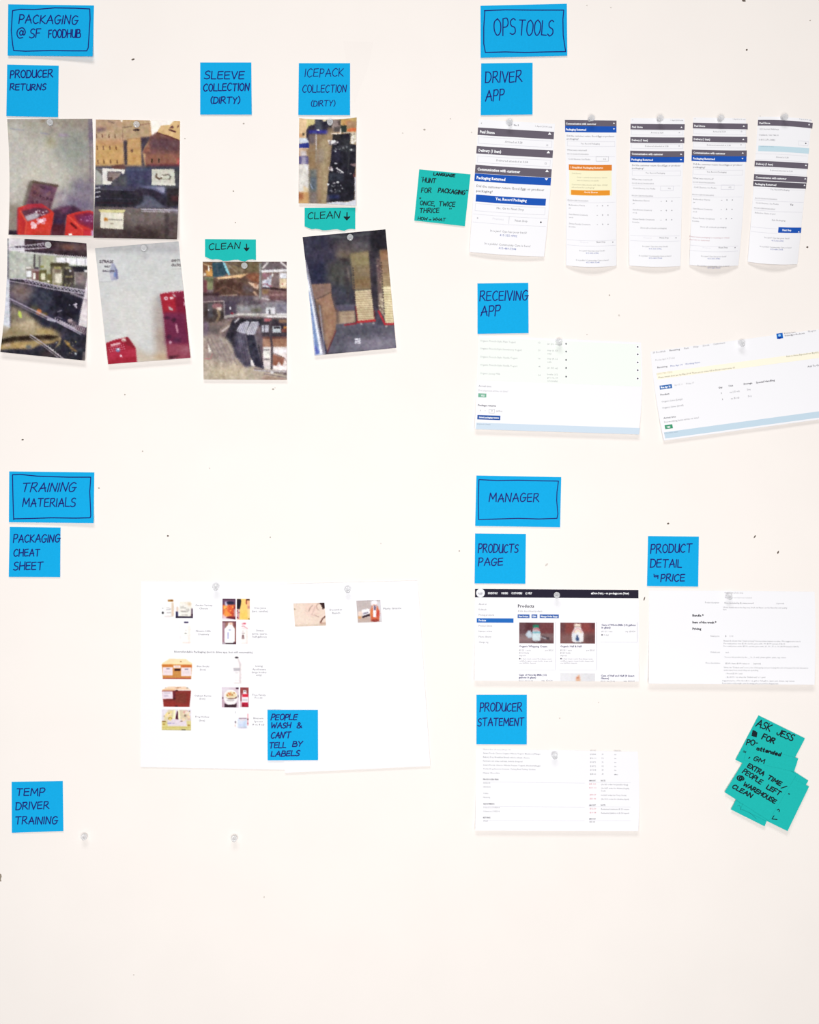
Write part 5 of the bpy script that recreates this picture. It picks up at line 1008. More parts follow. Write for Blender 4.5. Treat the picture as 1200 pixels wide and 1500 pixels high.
p.poly([(10, 1230), (150, 1190), (340, 1180), (560, 1170), (700, 1190), (560, 1230), (340, 1230), (150, 1250), (20, 1275)], (44, 28, 14), 1, 8); p.poly([(-60, 1290), (160, 1250), (420, 1230), (600, 1230), (700, 1200), (710, 1220), (620, 1270), (450, 1290), (380, 1330), (120, 1340), (-60, 1360)], (168, 138, 84), .95, 12); p.ell(250, 1290, 110, 30, (186, 150, 90), .8, 20); p.ell(335, 1310, 34, 24, (80, 84, 96), .9, 10); p.ell(90, 1290, 40, 16, (206, 170, 150), .8, 10)
p.poly([(-60, 1350), (200, 1340), (420, 1350), (560, 1300), (700, 1240), (900, 1200), (1010, 1200), (1010, 1500), (-60, 1500)], (36, 34, 46), .9, 14); p.ell(580, 1390, 120, 40, (90, 70, 60), .6, 30); p.poly([(690, 1190), (720, 1210), (700, 1280), (640, 1330), (680, 1260)], (150, 130, 90), .9, 6); p.line([(760, 1240), (830, 1320), (890, 1360)], 22, (156, 122, 64), .9, 8); p.ell(800, 1270, 20, 24, (196, 150, 80), .9, 8); p.specks(770, 1230, 900, 1400, 10, 8, [(200, 190, 180), (150, 130, 90), (90, 90, 90)]); p.ell(885, 1390, 14, 10, (220, 216, 226), 1, 4); p.ell(660, 1260, 10, 10, (190, 190, 200), .9, 4)
p.line([(350, 1165), (450, 1230), (560, 1310), (750, 1455)], 12, (190, 178, 186), 1, 3); p.line([(345, 1190), (520, 1310), (700, 1450)], 9, (160, 148, 156), .9, 3); p.zig((560, 1300), (730, 1440), 8, 12, 5, (200, 190, 196))
p.poly([(-60, 500), (110, 500), (118, 1090), (40, 1100), (30, 1040), (-60, 1040)], (206, 208, 218), 1, 6); p.poly([(20, 1060), (120, 1080), (60, 1150), (10, 1140)], (170, 154, 136), .9, 14); p.rect(95, 180, 112, 520, (160, 158, 160), .9, 4); p.rect(84, 40, 98, 520, (112, 112, 120), 1, 3); p.rect(118, 740, 128, 1060, (120, 112, 130), .8, 4); p.rect(-60, 40, 84, 520, (236, 232, 236), 1, 3)
p.poly([(1040, 420), (1075, 420), (1075, 1100), (915, 1060), (975, 760), (1000, 600)], (226, 216, 220), 1, 4); p.line([(975, 755), (1050, 770)], 8, (120, 100, 110), .8, 3); p.poly([(970, 770), (1075, 780), (1075, 1000), (930, 960)], (216, 204, 206), .8, 10); p.poly([(215, 885), (245, 900), (260, 970), (235, 972), (212, 940)], (190, 214, 80), 1, 4); p.poly([(970, 1370), (1010, 1360), (1010, 1480), (960, 1470)], (120, 110, 106), .8, 8)
p.noise(6, 22, .8); p.noise(5, 50, .7)
photo([(10.6, 349), (126.6, 356.5), (124.1, 528.2), (0.3, 515.7)], 'photo of wire shelves with jars, leftmost in the lower row', p,
      lambda u, v: .8 + 7*np.clip(v, 0, 1)**2, (-1.0, 2.6, 0, 3.2), tex=6)
# D: pale wall with red crates
p = origin((134, 344, 284, 540), 1148)
p.rect(-200, -200, 1500, 1800, (204, 204, 202), 1, 0); p.rect(-100, -100, 1200, 260, (196, 196, 198), .8, 60); p.ell(420, 900, 240, 360, (212, 210, 206), .8, 100); p.ell(300, 400, 160, 200, (206, 208, 208), .6, 80)
p.poly([(760, 660), (690, 800), (700, 1000), (730, 1200), (850, 1390), (850, 860)], (166, 148, 140), .85, 50); p.poly([(765, 670), (730, 720), (790, 850), (800, 760)], (160, 158, 164), .8, 14); p.rect(730, 1050, 850, 1400, (168, 138, 120), .7, 40); p.poly([(440, 1180), (560, 1320), (700, 1350), (850, 1280), (860, 1440), (500, 1440)], (196, 176, 152), .9, 40); p.ell(780, 1370, 90, 30, (186, 150, 110), .7, 26)
p.poly([(90, 270), (250, 255), (300, 300), (300, 510), (100, 530)], (210, 210, 212), .6, 8); p.line([(100, 530), (240, 522)], 6, (170, 170, 174), .8, 3); p.line([(900, 385), (1020, 380)], 6, (170, 168, 166), .8, 3)
p.poly([(225, 320), (255, 320), (290, 390), (300, 500), (225, 512), (205, 420)], (158, 160, 186), 1, 5); p.poly([(255, 420), (280, 420), (285, 470), (250, 470)], (100, 132, 196), .9, 5); p.poly([(260, 350), (292, 400), (298, 490), (278, 500)], (100, 100, 150), .8, 5); p.rect(215, 430, 245, 495, (196, 190, 206), .8, 8)
def pw(p, txt, x0, y, x1, h, wd, col):
    ST, wid = strokes_of(txt, .02, random.Random(txt))
    for S_ in ST: p.line([(x0+(q_[0])*(x1-x0)/wid, y-q_[1]*h) for q_ in S_], wd, col, .9, 1)
pw(p, 'STRAUS', 92, 314, 240, 28, 7, (60, 50, 60)); pw(p, 'HALF', 148, 364, 212, 18, 6, (90, 84, 92)); pw(p, 'GALLONS', 126, 414, 256, 18, 6, (84, 78, 92)); pw(p, 'EMPTY', 900, 302, 990, 24, 6, (90, 80, 84)); pw(p, 'CRATES', 900, 352, 1000, 24, 6, (90, 80, 84))
p.poly([(770, 665), (900, 640), (1050, 632), (1115, 1380), (1000, 1390), (860, 1380), (810, 900)], (140, 26, 52), 1, 6); p.poly([(775, 665), (940, 645), (950, 860), (810, 880)], (176, 24, 44), 1, 14); p.poly([(940, 640), (1050, 635), (1060, 880), (960, 880)], (130, 14, 48), .9, 14); p.poly([(810, 870), (1060, 880), (1090, 1230), (830, 1230)], (108, 26, 66), .9, 20); p.poly([(840, 1210), (1100, 1240), (1115, 1380), (850, 1400)], (150, 64, 84), .9, 20); p.poly([(860, 1360), (1000, 1350), (880, 1400)], (60, 12, 28), .9, 10); p.poly([(1000, 1240), (1100, 1240), (1105, 1320), (1010, 1310)], (166, 92, 108), .7, 20)
p.ell(836, 712, 22, 20, (236, 214, 222), 1, 4); p.ell(838, 712, 9, 8, (180, 60, 80), 1, 3); p.ell(898, 708, 22, 14, (240, 220, 224), 1, 4); p.poly([(900, 662), (930, 668), (950, 692), (930, 698)], (190, 160, 166), 1, 4); p.poly([(862, 795), (915, 830), (912, 850), (870, 840)], (186, 170, 168), 1, 4); p.line([(950, 1010), (966, 1090)], 22, (196, 130, 150), 1, 4); p.ell(884, 1205, 16, 16, (196, 150, 166), 1, 5); p.ell(850, 930, 40, 16, (70, 16, 48), .9, 8); p.ell(925, 955, 26, 26, (64, 16, 44), .9, 8); p.ell(870, 1145, 30, 24, (70, 20, 54), .9, 10); p.ell(960, 1180, 50, 30, (74, 22, 56), .8, 16); p.ell(1045, 770, 10, 30, (230, 190, 200), .9, 5); p.ell(1040, 705, 10, 12, (240, 220, 224), .9, 4)
for i in range(9): p.ell(790+i*32, 655-i*2.6, 9, 6, (210, 90, 110) if i % 2 else (226, 200, 206), .8, 3)
p.poly([(160, 1215), (250, 1180), (405, 1145), (440, 1190), (495, 1270), (505, 1430), (190, 1460)], (168, 22, 44), 1, 5); p.poly([(405, 1145), (440, 1190), (495, 1270), (400, 1240), (360, 1180)], (130, 20, 36), .8, 8); p.poly([(180, 1320), (490, 1280), (500, 1430), (190, 1455)], (186, 34, 62), .9, 14); p.poly([(200, 1400), (500, 1360), (505, 1430), (190, 1455)], (160, 16, 36), .7, 14)
p.line([(225, 1238), (318, 1216)], 22, (232, 186, 192), 1, 4); p.ell(362, 1180, 26, 20, (226, 206, 196), 1, 5); p.ell(360, 1190, 14, 10, (150, 60, 60), .8, 4)
for r_ in range(3):
    for i in range(8): p.ell(195+i*23+r_*8, 1265+r_*22-i*4.5, 6.5, 5, (232, 170, 186), .9, 2)
p.rect(275, 1272, 320, 1310, (110, 130, 170), 1, 4); p.rect(285, 1276, 312, 1290, (226, 226, 236), 1, 3); p.poly([(322, 1345), (338, 1345), (348, 1372), (318, 1368)], (240, 200, 210), 1, 3)
p.noise(3.5, 20, .8); p.noise(3, 60, .7); p.noise(3, 12, .3, sx=3, sy=.6)
photo([(139.2, 363.6), (261.6, 353.4), (279, 524.3), (158.2, 533.5)], 'tilted photo of a pale wall with red crates, second in the lower row', p,
      lambda u, v: .8 + 6*np.clip(v, 0, 1)**2, tex=1)
# E: cluttered shelf with leaning sleeves
p = origin((292, 374, 428, 562), 1085)
p.rect(-100, -100, 1300, 1700, (112, 92, 96), 1, 0); p.rect(-50, 60, 1100, 240, (120, 98, 76), 1, 20); p.poly([(340, 80), (700, 80), (700, 220), (420, 220)], (112, 94, 66), .9, 20); p.line([(310, 90), (460, 215)], 14, (150, 130, 110), .9, 4); p.line([(350, 85), (470, 130)], 10, (70, 56, 60), .8, 4)
p.poly([(730, 75), (1030, 75), (1030, 190), (730, 200)], (104, 90, 94), 1, 6); p.line([(740, 150), (800, 85)], 18, (214, 204, 206), 1, 4); p.line([(950, 75), (1030, 145)], 20, (226, 218, 218), 1, 4); p.line([(735, 190), (1030, 175)], 34, (226, 222, 224), 1, 4); p.rect(730, 208, 1030, 480, (130, 98, 92), 1, 8); p.poly([(735, 210), (840, 210), (830, 260), (735, 280)], (150, 110, 116), .9, 10)
p.poly([(735, 290), (850, 270), (830, 390), (740, 380)], (196, 198, 210), 1, 6); p.specks(750, 220, 840, 380, 18, 14, [(230, 230, 240), (150, 90, 110), (170, 170, 190)]); p.rect(860, 210, 940, 370, (118, 96, 96), 1, 8); p.rect(940, 205, 1025, 270, (222, 222, 230), 1, 8); p.rect(938, 275, 1020, 385, (224, 200, 158), 1, 5); p.specks(950, 290, 1010, 370, 6, 14, [(200, 100, 90), (240, 220, 190)]); p.line([(735, 380), (830, 385)], 16, (40, 30, 40), 1, 4); p.poly([(735, 400), (820, 400), (800, 450), (740, 450)], (150, 116, 80), .9, 8); p.poly([(830, 370), (1030, 400), (1030, 420), (830, 400)], (56, 30, 32), 1, 6); p.ell(855, 230, 10, 20, (250, 240, 240), 1, 4)
p.poly([(40, 90), (160, 80), (165, 250), (50, 250)], (130, 84, 56), 1, 6); p.poly([(75, 180), (165, 150), (165, 250), (80, 240)], (206, 144, 66), 1, 5); p.rect(50, 210, 80, 240, (230, 220, 200), 1, 4); p.line([(108, 120), (112, 180)], 16, (250, 244, 236), 1, 3); p.line([(45, 100), (150, 130)], 12, (200, 170, 130), .9, 3); p.poly([(60, 255), (165, 255), (160, 400), (90, 405)], (140, 142, 100), 1, 6); p.poly([(60, 260), (170, 270), (165, 320), (90, 300)], (96, 100, 70), .9, 8); p.rect(50, 290, 90, 440, (110, 50, 58), 1, 8)
p.poly([(150, 85), (275, 80), (330, 200), (290, 240), (160, 255)], (40, 72, 88), 1, 5); p.poly([(272, 80), (300, 85), (360, 220), (345, 235), (320, 200)], (128, 198, 214), 1, 3); p.line([(200, 100), (220, 200)], 14, (70, 70, 80), .6, 5)
p.poly([(165, 260), (360, 270), (560, 215), (700, 210), (720, 300), (700, 480), (170, 480)], (96, 68, 56), 1, 6); p.poly([(170, 330), (330, 300), (500, 330), (520, 460), (180, 470)], (80, 50, 40), .9, 16); p.poly([(560, 215), (710, 210), (715, 330), (600, 300), (540, 250)], (150, 88, 62), .95, 14); p.poly([(200, 260), (330, 245), (360, 240), (575, 210), (490, 265), (440, 260), (350, 270), (220, 280)], (230, 184, 130), 1, 4); p.poly([(562, 310), (700, 340), (690, 400), (640, 380)], (214, 176, 150), 1, 4); p.poly([(630, 320), (690, 330), (660, 380)], (190, 130, 96), .8, 8)
p.line([(180, 430), (300, 360), (480, 440)], 9, (130, 90, 70), .8, 4); p.line([(240, 475), (440, 465)], 12, (214, 180, 150), .9, 4); p.poly([(500, 330), (620, 380), (640, 440), (520, 440)], (96, 82, 86), .8, 14); p.line([(640, 430), (680, 480)], 26, (200, 160, 130), .8, 6)
p.rect(-50, 440, 240, 480, (64, 38, 44), 1, 10); p.rect(-50, 475, 1100, 560, (96, 72, 82), 1, 12); p.rect(240, 480, 640, 560, (84, 72, 82), .9, 14); p.rect(820, 420, 1030, 520, (120, 80, 80), .9, 12); p.rect(820, 450, 1030, 475, (150, 112, 110), .8, 8); p.poly([(620, 480), (820, 470), (790, 540), (640, 530)], (158, 138, 140), .8, 12); p.line([(730, 500), (820, 520)], 14, (230, 220, 222), .8, 5); p.line([(900, 530), (980, 540)], 10, (220, 206, 206), .7, 5)
p.line([(715, 100), (712, 500)], 28, (126, 122, 120), 1, 5); p.line([(708, 100), (706, 500)], 6, (190, 186, 180), .8, 2); p.line([(45, 545), (280, 535)], 10, (190, 170, 166), 1, 3)
p.rect(50, 550, 290, 790, (74, 60, 58), 1, 10); p.poly([(100, 560), (160, 570), (160, 720), (100, 740)], (88, 84, 92), .9, 10); p.ell(210, 595, 60, 34, (150, 96, 104), 1, 8); p.ell(235, 625, 30, 20, (226, 204, 190), .9, 6); p.line([(215, 640), (240, 700), (200, 780)], 30, (150, 124, 96), .9, 8); p.rect(255, 660, 285, 740, (50, 40, 40), .9, 8); p.line([(290, 540), (295, 730)], 12, (160, 152, 158), 1, 3); p.ell(110, 640, 8, 12, (220, 214, 220), .9, 3)
p.rect(300, 540, 440, 720, (70, 58, 76), 1, 10); p.ell(362, 620, 9, 16, (240, 240, 244), 1, 3); p.ell(385, 680, 20, 14, (150, 44, 60), 1, 6); p.poly([(430, 580), (740, 570), (760, 680), (440, 690)], (130, 124, 128), 1, 10); p.poly([(470, 600), (600, 600), (600, 650), (470, 650)], (146, 146, 150), .9, 10); p.rect(600, 620, 740, 660, (100, 96, 80), .8, 10); p.poly([(510, 540), (700, 530), (700, 580), (520, 590)], (86, 76, 84), .8, 12)
p.rect(730, 540, 1030, 700, (136, 128, 136), 1, 12); p.rect(780, 610, 885, 690, (214, 214, 218), 1, 5); p.line([(820, 640), (824, 690)], 16, (50, 44, 56), 1, 4); p.rect(900, 570, 1030, 670, (128, 124, 142), .9, 12); p.rect(900, 682, 1030, 700, (240, 236, 240), 1, 4)
p.line([(310, 720), (480, 690), (1030, 715)], 34, (176, 168, 164), 1, 5); p.line([(440, 690), (800, 685)], 8, (226, 220, 214), .9, 3); p.line([(800, 715), (1030, 715)], 24, (228, 222, 222), 1, 4); p.line([(330, 735), (1030, 745)], 8, (70, 56, 60), .9, 4)
p.poly([(50, 800), (400, 740), (250, 960), (60, 960)], (128, 108, 104), 1, 14); p.ell(150, 870, 90, 50, (92, 80, 80), .9, 20); p.poly([(240, 860), (370, 760), (400, 740), (330, 860), (240, 930)], (140, 118, 108), .9, 8); p.rect(50, 780, 100, 950, (110, 90, 116), .7, 16)
p.poly([(390, 750), (480, 740), (760, 745), (750, 820), (480, 850), (440, 1100), (330, 1080), (300, 960)], (40, 36, 48), 1, 8); p.line([(420, 780), (460, 740)], 18, (206, 200, 206), 1, 4); p.line([(270, 885), (350, 825)], 20, (190, 174, 170), 1, 4)
p.rect(720, 750, 1030, 960, (56, 46, 56), 1, 8); p.rect(760, 740, 845, 775, (190, 100, 110), 1, 4); p.rect(930, 750, 1030, 790, (150, 110, 80), .9, 8); p.rect(730, 815, 815, 900, (190, 188, 200), 1, 4); p.line([(760, 815), (762, 895)], 8, (70, 60, 76), 1, 2); p.rect(855, 830, 955, 905, (190, 196, 204), 1, 4); p.rect(870, 835, 945, 855, (40, 36, 46), 1, 3); p.rect(985, 830, 1030, 860, (200, 130, 60), 1, 4); p.rect(960, 860, 1030, 900, (120, 60, 50), 1, 6)
p.rect(740, 955, 1030, 1090, (160, 112, 88), 1, 6); p.rect(740, 950, 1030, 975, (100, 60, 56), .8, 6); p.rect(745, 1070, 1030, 1345, (222, 208, 204), 1, 6); p.rect(750, 1080, 825, 1200, (232, 228, 220), 1, 5); p.line([(755, 1105), (820, 1105)], 8, (80, 70, 74), .9, 3); p.line([(755, 1215), (820, 1215)], 12, (90, 80, 84), .9, 4); p.rect(860, 1090, 1030, 1150, (240, 230, 232), 1, 6); p.poly([(850, 1150), (1000, 1200), (970, 1300), (930, 1240), (900, 1300), (850, 1280)], (150, 92, 72), 1, 6); p.line([(850, 1140), (1000, 1200), (1020, 1250)], 8, (110, 80, 76), .9, 3); p.rect(870, 1290, 1030, 1340, (238, 226, 226), .9, 6); p.line([(835, 770), (828, 900), (850, 1060), (845, 1330)], 24, (70, 58, 66), 1, 4)
p.poly([(50, 960), (300, 950), (400, 1080), (600, 1100), (640, 1300), (760, 1330), (1030, 1380), (1030, 1500), (-50, 1500), (-50, 960)], (180, 163, 144), 1, 20); p.poly([(50, 960), (250, 950), (420, 1150), (380, 1280), (60, 1200)], (150, 132, 126), .8, 30); p.ell(330, 1370, 240, 70, (196, 178, 148), .8, 40); p.rect(50, 1020, 110, 1200, (156, 130, 120), .8, 20); p.poly([(98, 1020), (140, 1120), (110, 1140)], (244, 236, 226), 1, 5); p.line([(65, 1210), (130, 1210), (155, 1150)], 9, (196, 100, 110), .8, 3)
for i, (x0, y0, x1, y1) in enumerate(((130, 960, 250, 1180), (180, 960, 320, 1230), (230, 960, 380, 1260), (300, 1000, 440, 1280), (90, 980, 170, 1150))): p.line([(x0, y0), (x1, y1)], 10, (122, 104, 108), .7, 5)
p.poly([(440, 880), (540, 900), (620, 1290), (540, 1310), (420, 1180), (390, 1060)], (70, 64, 84), .95, 14); p.poly([(550, 920), (650, 930), (760, 1330), (640, 1290), (590, 1160)], (40, 38, 56), 1, 6); p.poly([(650, 920), (730, 900), (740, 1100), (720, 1240)], (96, 82, 90), .9, 8); p.line([(650, 940), (745, 1310)], 12, (110, 98, 104), 1, 4); p.line([(690, 1050), (740, 1280)], 12, (30, 26, 36), 1, 4); p.poly([(600, 1210), (625, 1230), (650, 1300), (600, 1280)], (236, 226, 224), 1, 4)
for x in (450, 475, 505, 530): p.line([(x, 900), (x+60, 1250)], 8, (120, 112, 130), .6, 4)
p.poly([(430, 880), (480, 800), (560, 765), (590, 780), (560, 870), (545, 920), (470, 900)], (190, 186, 200), 1, 4); p.poly([(545, 900), (610, 775), (690, 775), (700, 800), (650, 925), (560, 930)], (196, 192, 204), 1, 4)
for i in range(5): p.line([(455+i*22, 880+i*8), (505+i*20, 795-i*3)], 5, (90, 84, 110), .9, 1)
for i in range(5): p.line([(565+i*22, 910+i*2), (620+i*18, 790)], 5, (100, 90, 112), .9, 1)
p.zig((640, 1330), (1030, 1390), 12, 40, 6, (110, 96, 98)); p.line([(640, 1345), (1030, 1360)], 12, (196, 188, 192), .9, 3); p.line([(760, 1385), (1030, 1430)], 10, (120, 106, 110), .9, 3); p.ell(850, 1370, 20, 16, (220, 214, 218), .9, 5); p.poly([(760, 1400), (1030, 1440), (1030, 1500), (700, 1500)], (160, 128, 112), .8, 12)
p.noise(7, 18, .7); p.noise(4, 50, .6)
photo([(297, 383.4), (420.1, 383.4), (420.1, 556.4), (298.3, 555.8)], 'photo of a cluttered shelf with leaning grey sleeves, under the left CLEAN note', p,
      lambda u, v: .8 + 3.5*np.clip(v, 0, 1)**2, tex=6.5)
# F: black bins
p = origin((430, 166, 530, 306), 1071)
p.rect(-100, -100, 1300, 1700, (200, 160, 110), 1, 0); p.rect(80, 60, 210, 380, (226, 188, 140), 1, 10); p.rect(205, 80, 340, 240, (222, 204, 134), 1, 8); p.rect(735, 60, 1010, 280, (196, 164, 96), 1, 12); p.poly([(750, 100), (920, 100), (900, 200), (760, 200)], (206, 150, 84), .8, 14); p.ell(860, 150, 40, 40, (200, 110, 70), .7, 14); p.ell(155, 332, 20, 24, (70, 54, 40), 1, 6); p.rect(80, 320, 140, 370, (230, 160, 110), .8, 12)
p.rect(80, 385, 250, 470, (206, 214, 226), 1, 8); p.poly([(80, 480), (250, 460), (250, 545), (80, 545)], (36, 48, 140), 1, 5); p.line([(110, 548), (250, 552)], 12, (230, 200, 180), 1, 4); p.rect(80, 560, 210, 660, (206, 168, 140), 1, 10); p.rect(110, 590, 210, 680, (206, 196, 200), .9, 14); p.rect(80, 670, 250, 800, (92, 84, 140), 1, 8); p.rect(125, 680, 195, 810, (170, 160, 180), .9, 14)
p.rect(70, 800, 250, 1240, (218, 212, 204), 1, 8); p.poly([(150, 800), (250, 820), (250, 960)], (232, 232, 236), .9, 12); p.poly([(80, 1240), (250, 1220), (250, 1420), (70, 1420)], (206, 156, 96), 1, 10); p.ell(110, 1300, 50, 60, (170, 90, 60), .8, 20); p.poly([(150, 1130), (240, 1180), (240, 1240), (160, 1230)], (222, 194, 150), .9, 12)
p.poly([(200, 270), (240, 200), (340, 170), (350, 90), (460, 90), (620, 120), (600, 260), (560, 360), (250, 460), (200, 370)], (52, 44, 64), 1, 6); p.rect(340, 90, 450, 260, (66, 70, 84), 1, 12); p.poly([(440, 130), (540, 110), (540, 250), (450, 260)], (36, 34, 52), .9, 10); p.poly([(455, 90), (540, 95), (500, 130), (460, 130)], (214, 200, 160), 1, 5); p.rect(240, 265, 540, 325, (46, 44, 140), 1, 10); p.rect(300, 290, 360, 330, (70, 84, 150), .7, 8); p.ell(385, 262, 22, 14, (236, 232, 226), 1, 4); p.ell(412, 398, 17, 32, (246, 240, 236), 1, 4)
p.poly([(560, 220), (640, 190), (600, 60), (560, 90)], (40, 34, 34), 1, 6); p.poly([(600, 100), (740, 100), (740, 290), (600, 300)], (150, 132, 128), 1, 8); p.poly([(690, 110), (740, 100), (740, 200), (700, 170)], (80, 66, 60), .9, 8); p.rect(640, 210, 735, 290, (76, 68, 66), .9, 12)
p.poly([(250, 330), (560, 330), (620, 260), (620, 600), (590, 900), (540, 1420), (250, 1420), (240, 700), (200, 600), (250, 540)], (146, 118, 88), 1, 14); p.rect(430, 400, 560, 1420, (172, 150, 112), .95, 40); p.poly([(540, 230), (620, 230), (600, 460), (500, 480)], (170, 140, 104), .9, 20); p.rect(250, 340, 340, 480, (90, 80, 96), .8, 20); p.rect(250, 600, 340, 900, (150, 118, 80), .9, 20); p.rect(380, 560, 480, 780, (150, 134, 120), .8, 30); p.rect(250, 880, 370, 1250, (104, 110, 108), .95, 20); p.poly([(260, 1000), (360, 1000), (360, 1200), (280, 1200)], (80, 92, 106), .9, 14); p.line([(265, 1110), (300, 1185)], 16, (150, 160, 190), .9, 5); p.rect(250, 1240, 380, 1420, (120, 108, 106), .9, 20); p.rect(380, 900, 430, 1400, (160, 128, 96), .8, 20); p.line([(355, 330), (358, 560)], 14, (206, 206, 210), .9, 5); p.line([(355, 560), (355, 760)], 12, (150, 150, 140), .8, 6)
p.poly([(620, 330), (915, 310), (880, 480), (990, 490), (990, 800), (970, 860), (960, 1360), (840, 1385), (520, 1400), (540, 1100), (560, 900), (590, 700)], (26, 24, 36), 1, 8); p.rect(620, 320, 740, 420, (50, 44, 40), .8, 12); p.rect(600, 560, 740, 760, (38, 34, 56), .9, 14); p.rect(740, 400, 900, 600, (40, 42, 48), .8, 14); p.poly([(560, 930), (800, 960), (790, 1060), (560, 1060)], (44, 48, 62), .9, 16)
p.poly([(740, 190), (840, 190), (830, 300), (740, 300)], (34, 46, 40), 1, 6); p.rect(840, 120, 990, 240, (170, 130, 96), .9, 10); p.poly([(840, 250), (930, 225), (990, 240), (980, 280), (850, 290)], (226, 110, 60), 1, 6); p.line([(600, 318), (735, 318), (742, 250)], 18, (246, 228, 210), 1, 3); p.line([(790, 303), (900, 303)], 12, (200, 200, 200), .8, 3)
p.rect(895, 300, 1010, 480, (214, 202, 180), 1, 6); p.specks(900, 320, 990, 460, 10, 14, [(120, 110, 96), (240, 236, 226), (170, 140, 100)]); p.poly([(880, 560), (960, 540), (960, 600), (890, 600)], (70, 70, 76), 1, 6); p.ell(900, 572, 22, 14, (236, 236, 236), 1, 4); p.poly([(880, 800), (990, 780), (985, 850)], (140, 110, 110), 1, 6); p.ell(950, 975, 10, 36, (140, 60, 64), .9, 6); p.ell(900, 945, 16, 10, (180, 180, 176), .9, 4)
p.poly([(870, 500), (900, 500), (860, 960), (840, 960)], (54, 56, 60), .8, 8)
p.specks(545, 410, 740, 500, 14, 16, [(240, 236, 236), (190, 180, 184), (120, 110, 120)], 1.3); p.ell(635, 440, 30, 22, (246, 244, 244), 1, 5); p.ell(555, 430, 18, 14, (240, 240, 240), 1, 4); p.specks(640, 500, 840, 600, 26, 12, [(70, 70, 76), (110, 112, 116), (50, 50, 58)]); p.ell(660, 595, 12, 12, (190, 200, 206), .9, 4)
p.specks(540, 840, 610, 900, 8, 13, [(236, 230, 230), (190, 170, 170)]); p.ell(665, 785, 30, 12, (206, 200, 206), .9, 5)
for i in range(6): p.ell(680+i*19, 862+i*13, 11, 15, (240, 236, 236), 1, 3)
for i in range(4): p.ell(690+i*18, 915+i*8, 9, 8, (196, 190, 196), .9, 3)
p.ell(545, 1115, 16, 16, (240, 240, 244), 1, 4); p.ell(695, 1080, 26, 14, (236, 234, 236), 1, 4); p.ell(640, 1095, 20, 10, (210, 208, 214), 1, 4); p.specks(570, 1120, 780, 1240, 26, 11, [(90, 92, 100), (60, 62, 74), (150, 150, 156)]); p.rect(550, 1280, 720, 1340, (34, 44, 96), .9, 20); p.rect(520, 1290, 560, 1400, (110, 100, 110), .7, 12)
p.poly([(520, 1405), (700, 1385), (840, 1395), (985, 1350), (1010, 1500), (500, 1500)], (206, 208, 220), 1, 5); p.poly([(960, 1000), (1010, 1000), (1010, 1500), (965, 1500)], (206, 206, 216), 1, 5)
p.noise(6, 18, .6); p.noise(3, 44, .6)
photo([(438.4, 173), (522.6, 172.1), (521.5, 301.4), (437.5, 297.7)], 'narrow photo of stacked black bins, under the ICEPACK COLLECTION note', p,
      lambda u, v: .8 + 3*np.clip(v, 0, 1)**2 + 3*np.clip(u, 0, 1)**3, (2.6, -.6, -1.0, 0), tex=5)
# G: stacks of flat boxes in a dark container
p = origin((440, 330, 590, 526), 1148)
p.rect(-100, -100, 1400, 1800, (46, 42, 54), 1, 0); p.poly([(20, 130), (300, 110), (400, 400), (250, 700), (80, 660)], (48, 46, 70), 1, 40); p.poly([(160, 240), (420, 240), (400, 330), (120, 330)], (62, 54, 72), .8, 40); p.poly([(110, 450), (270, 420), (330, 650), (120, 660)], (36, 38, 66), .9, 30)
p.poly([(400, 200), (760, 170), (790, 300), (420, 340)], (100, 88, 88), .9, 50); p.poly([(600, 160), (740, 150), (760, 260), (620, 260)], (84, 80, 86), .8, 30); p.poly([(400, 290), (600, 300), (570, 380), (420, 370)], (116, 96, 76), .9, 30); p.poly([(280, 400), (560, 400), (600, 740), (340, 680)], (76, 74, 70), .9, 50); p.poly([(340, 660), (600, 700), (600, 920), (380, 900)], (58, 58, 74), .9, 30); p.line([(505, 470), (540, 860)], 24, (60, 50, 54), .8, 12); p.line([(530, 480), (560, 640)], 18, (120, 104, 96), .7, 8); p.line([(340, 120), (480, 130), (860, 85)], 24, (84, 88, 90), .8, 10)
p.poly([(420, 370), (560, 380), (560, 410), (440, 400)], (60, 48, 50), .9, 10)
p.poly([(560, 320), (770, 290), (790, 560), (800, 720), (600, 730), (580, 500)], (136, 116, 84), 1, 10); p.poly([(580, 320), (770, 300), (775, 440), (590, 460)], (146, 130, 88), .9, 30); p.poly([(600, 600), (790, 600), (795, 700), (605, 710)], (140, 104, 66), .8, 20)
for i in range(14): p.line([(588, 450+i*20), (785, 448+i*20)], 6, (112, 92, 68), .6, 3)
p.poly([(605, 735), (800, 720), (835, 1060), (640, 1080)], (212, 192, 150), 1, 5)
for i in range(13): p.line([(612+i*2.2, 760+i*24), (806+i*2, 745+i*25)], 7, (150, 120, 92), .75, 3)
p.poly([(770, 290), (890, 280), (870, 420), (880, 900), (840, 1040), (800, 760)], (52, 46, 56), 1, 8); p.poly([(850, 360), (920, 400), (940, 760), (940, 940), (880, 960), (870, 760)], (108, 82, 80), 1, 10); p.poly([(880, 760), (930, 760), (945, 1030), (890, 960)], (176, 156, 134), .9, 8); p.specks(860, 380, 930, 760, 20, 10, [(140, 108, 96), (84, 60, 64), (160, 136, 120)]); p.specks(885, 780, 935, 960, 14, 10, [(222, 206, 176), (120, 96, 84)])
p.poly([(890, 270), (980, 262), (1020, 660), (1030, 720), (920, 730), (900, 400)], (150, 118, 86), 1, 6); p.poly([(890, 270), (980, 262), (990, 380), (900, 390)], (150, 104, 72), .9, 20); p.poly([(915, 560), (1020, 540), (1030, 720), (925, 720)], (170, 146, 104), .8, 20); p.poly([(920, 690), (1035, 690), (1055, 1100), (950, 1100)], (228, 212, 166), 1, 5)
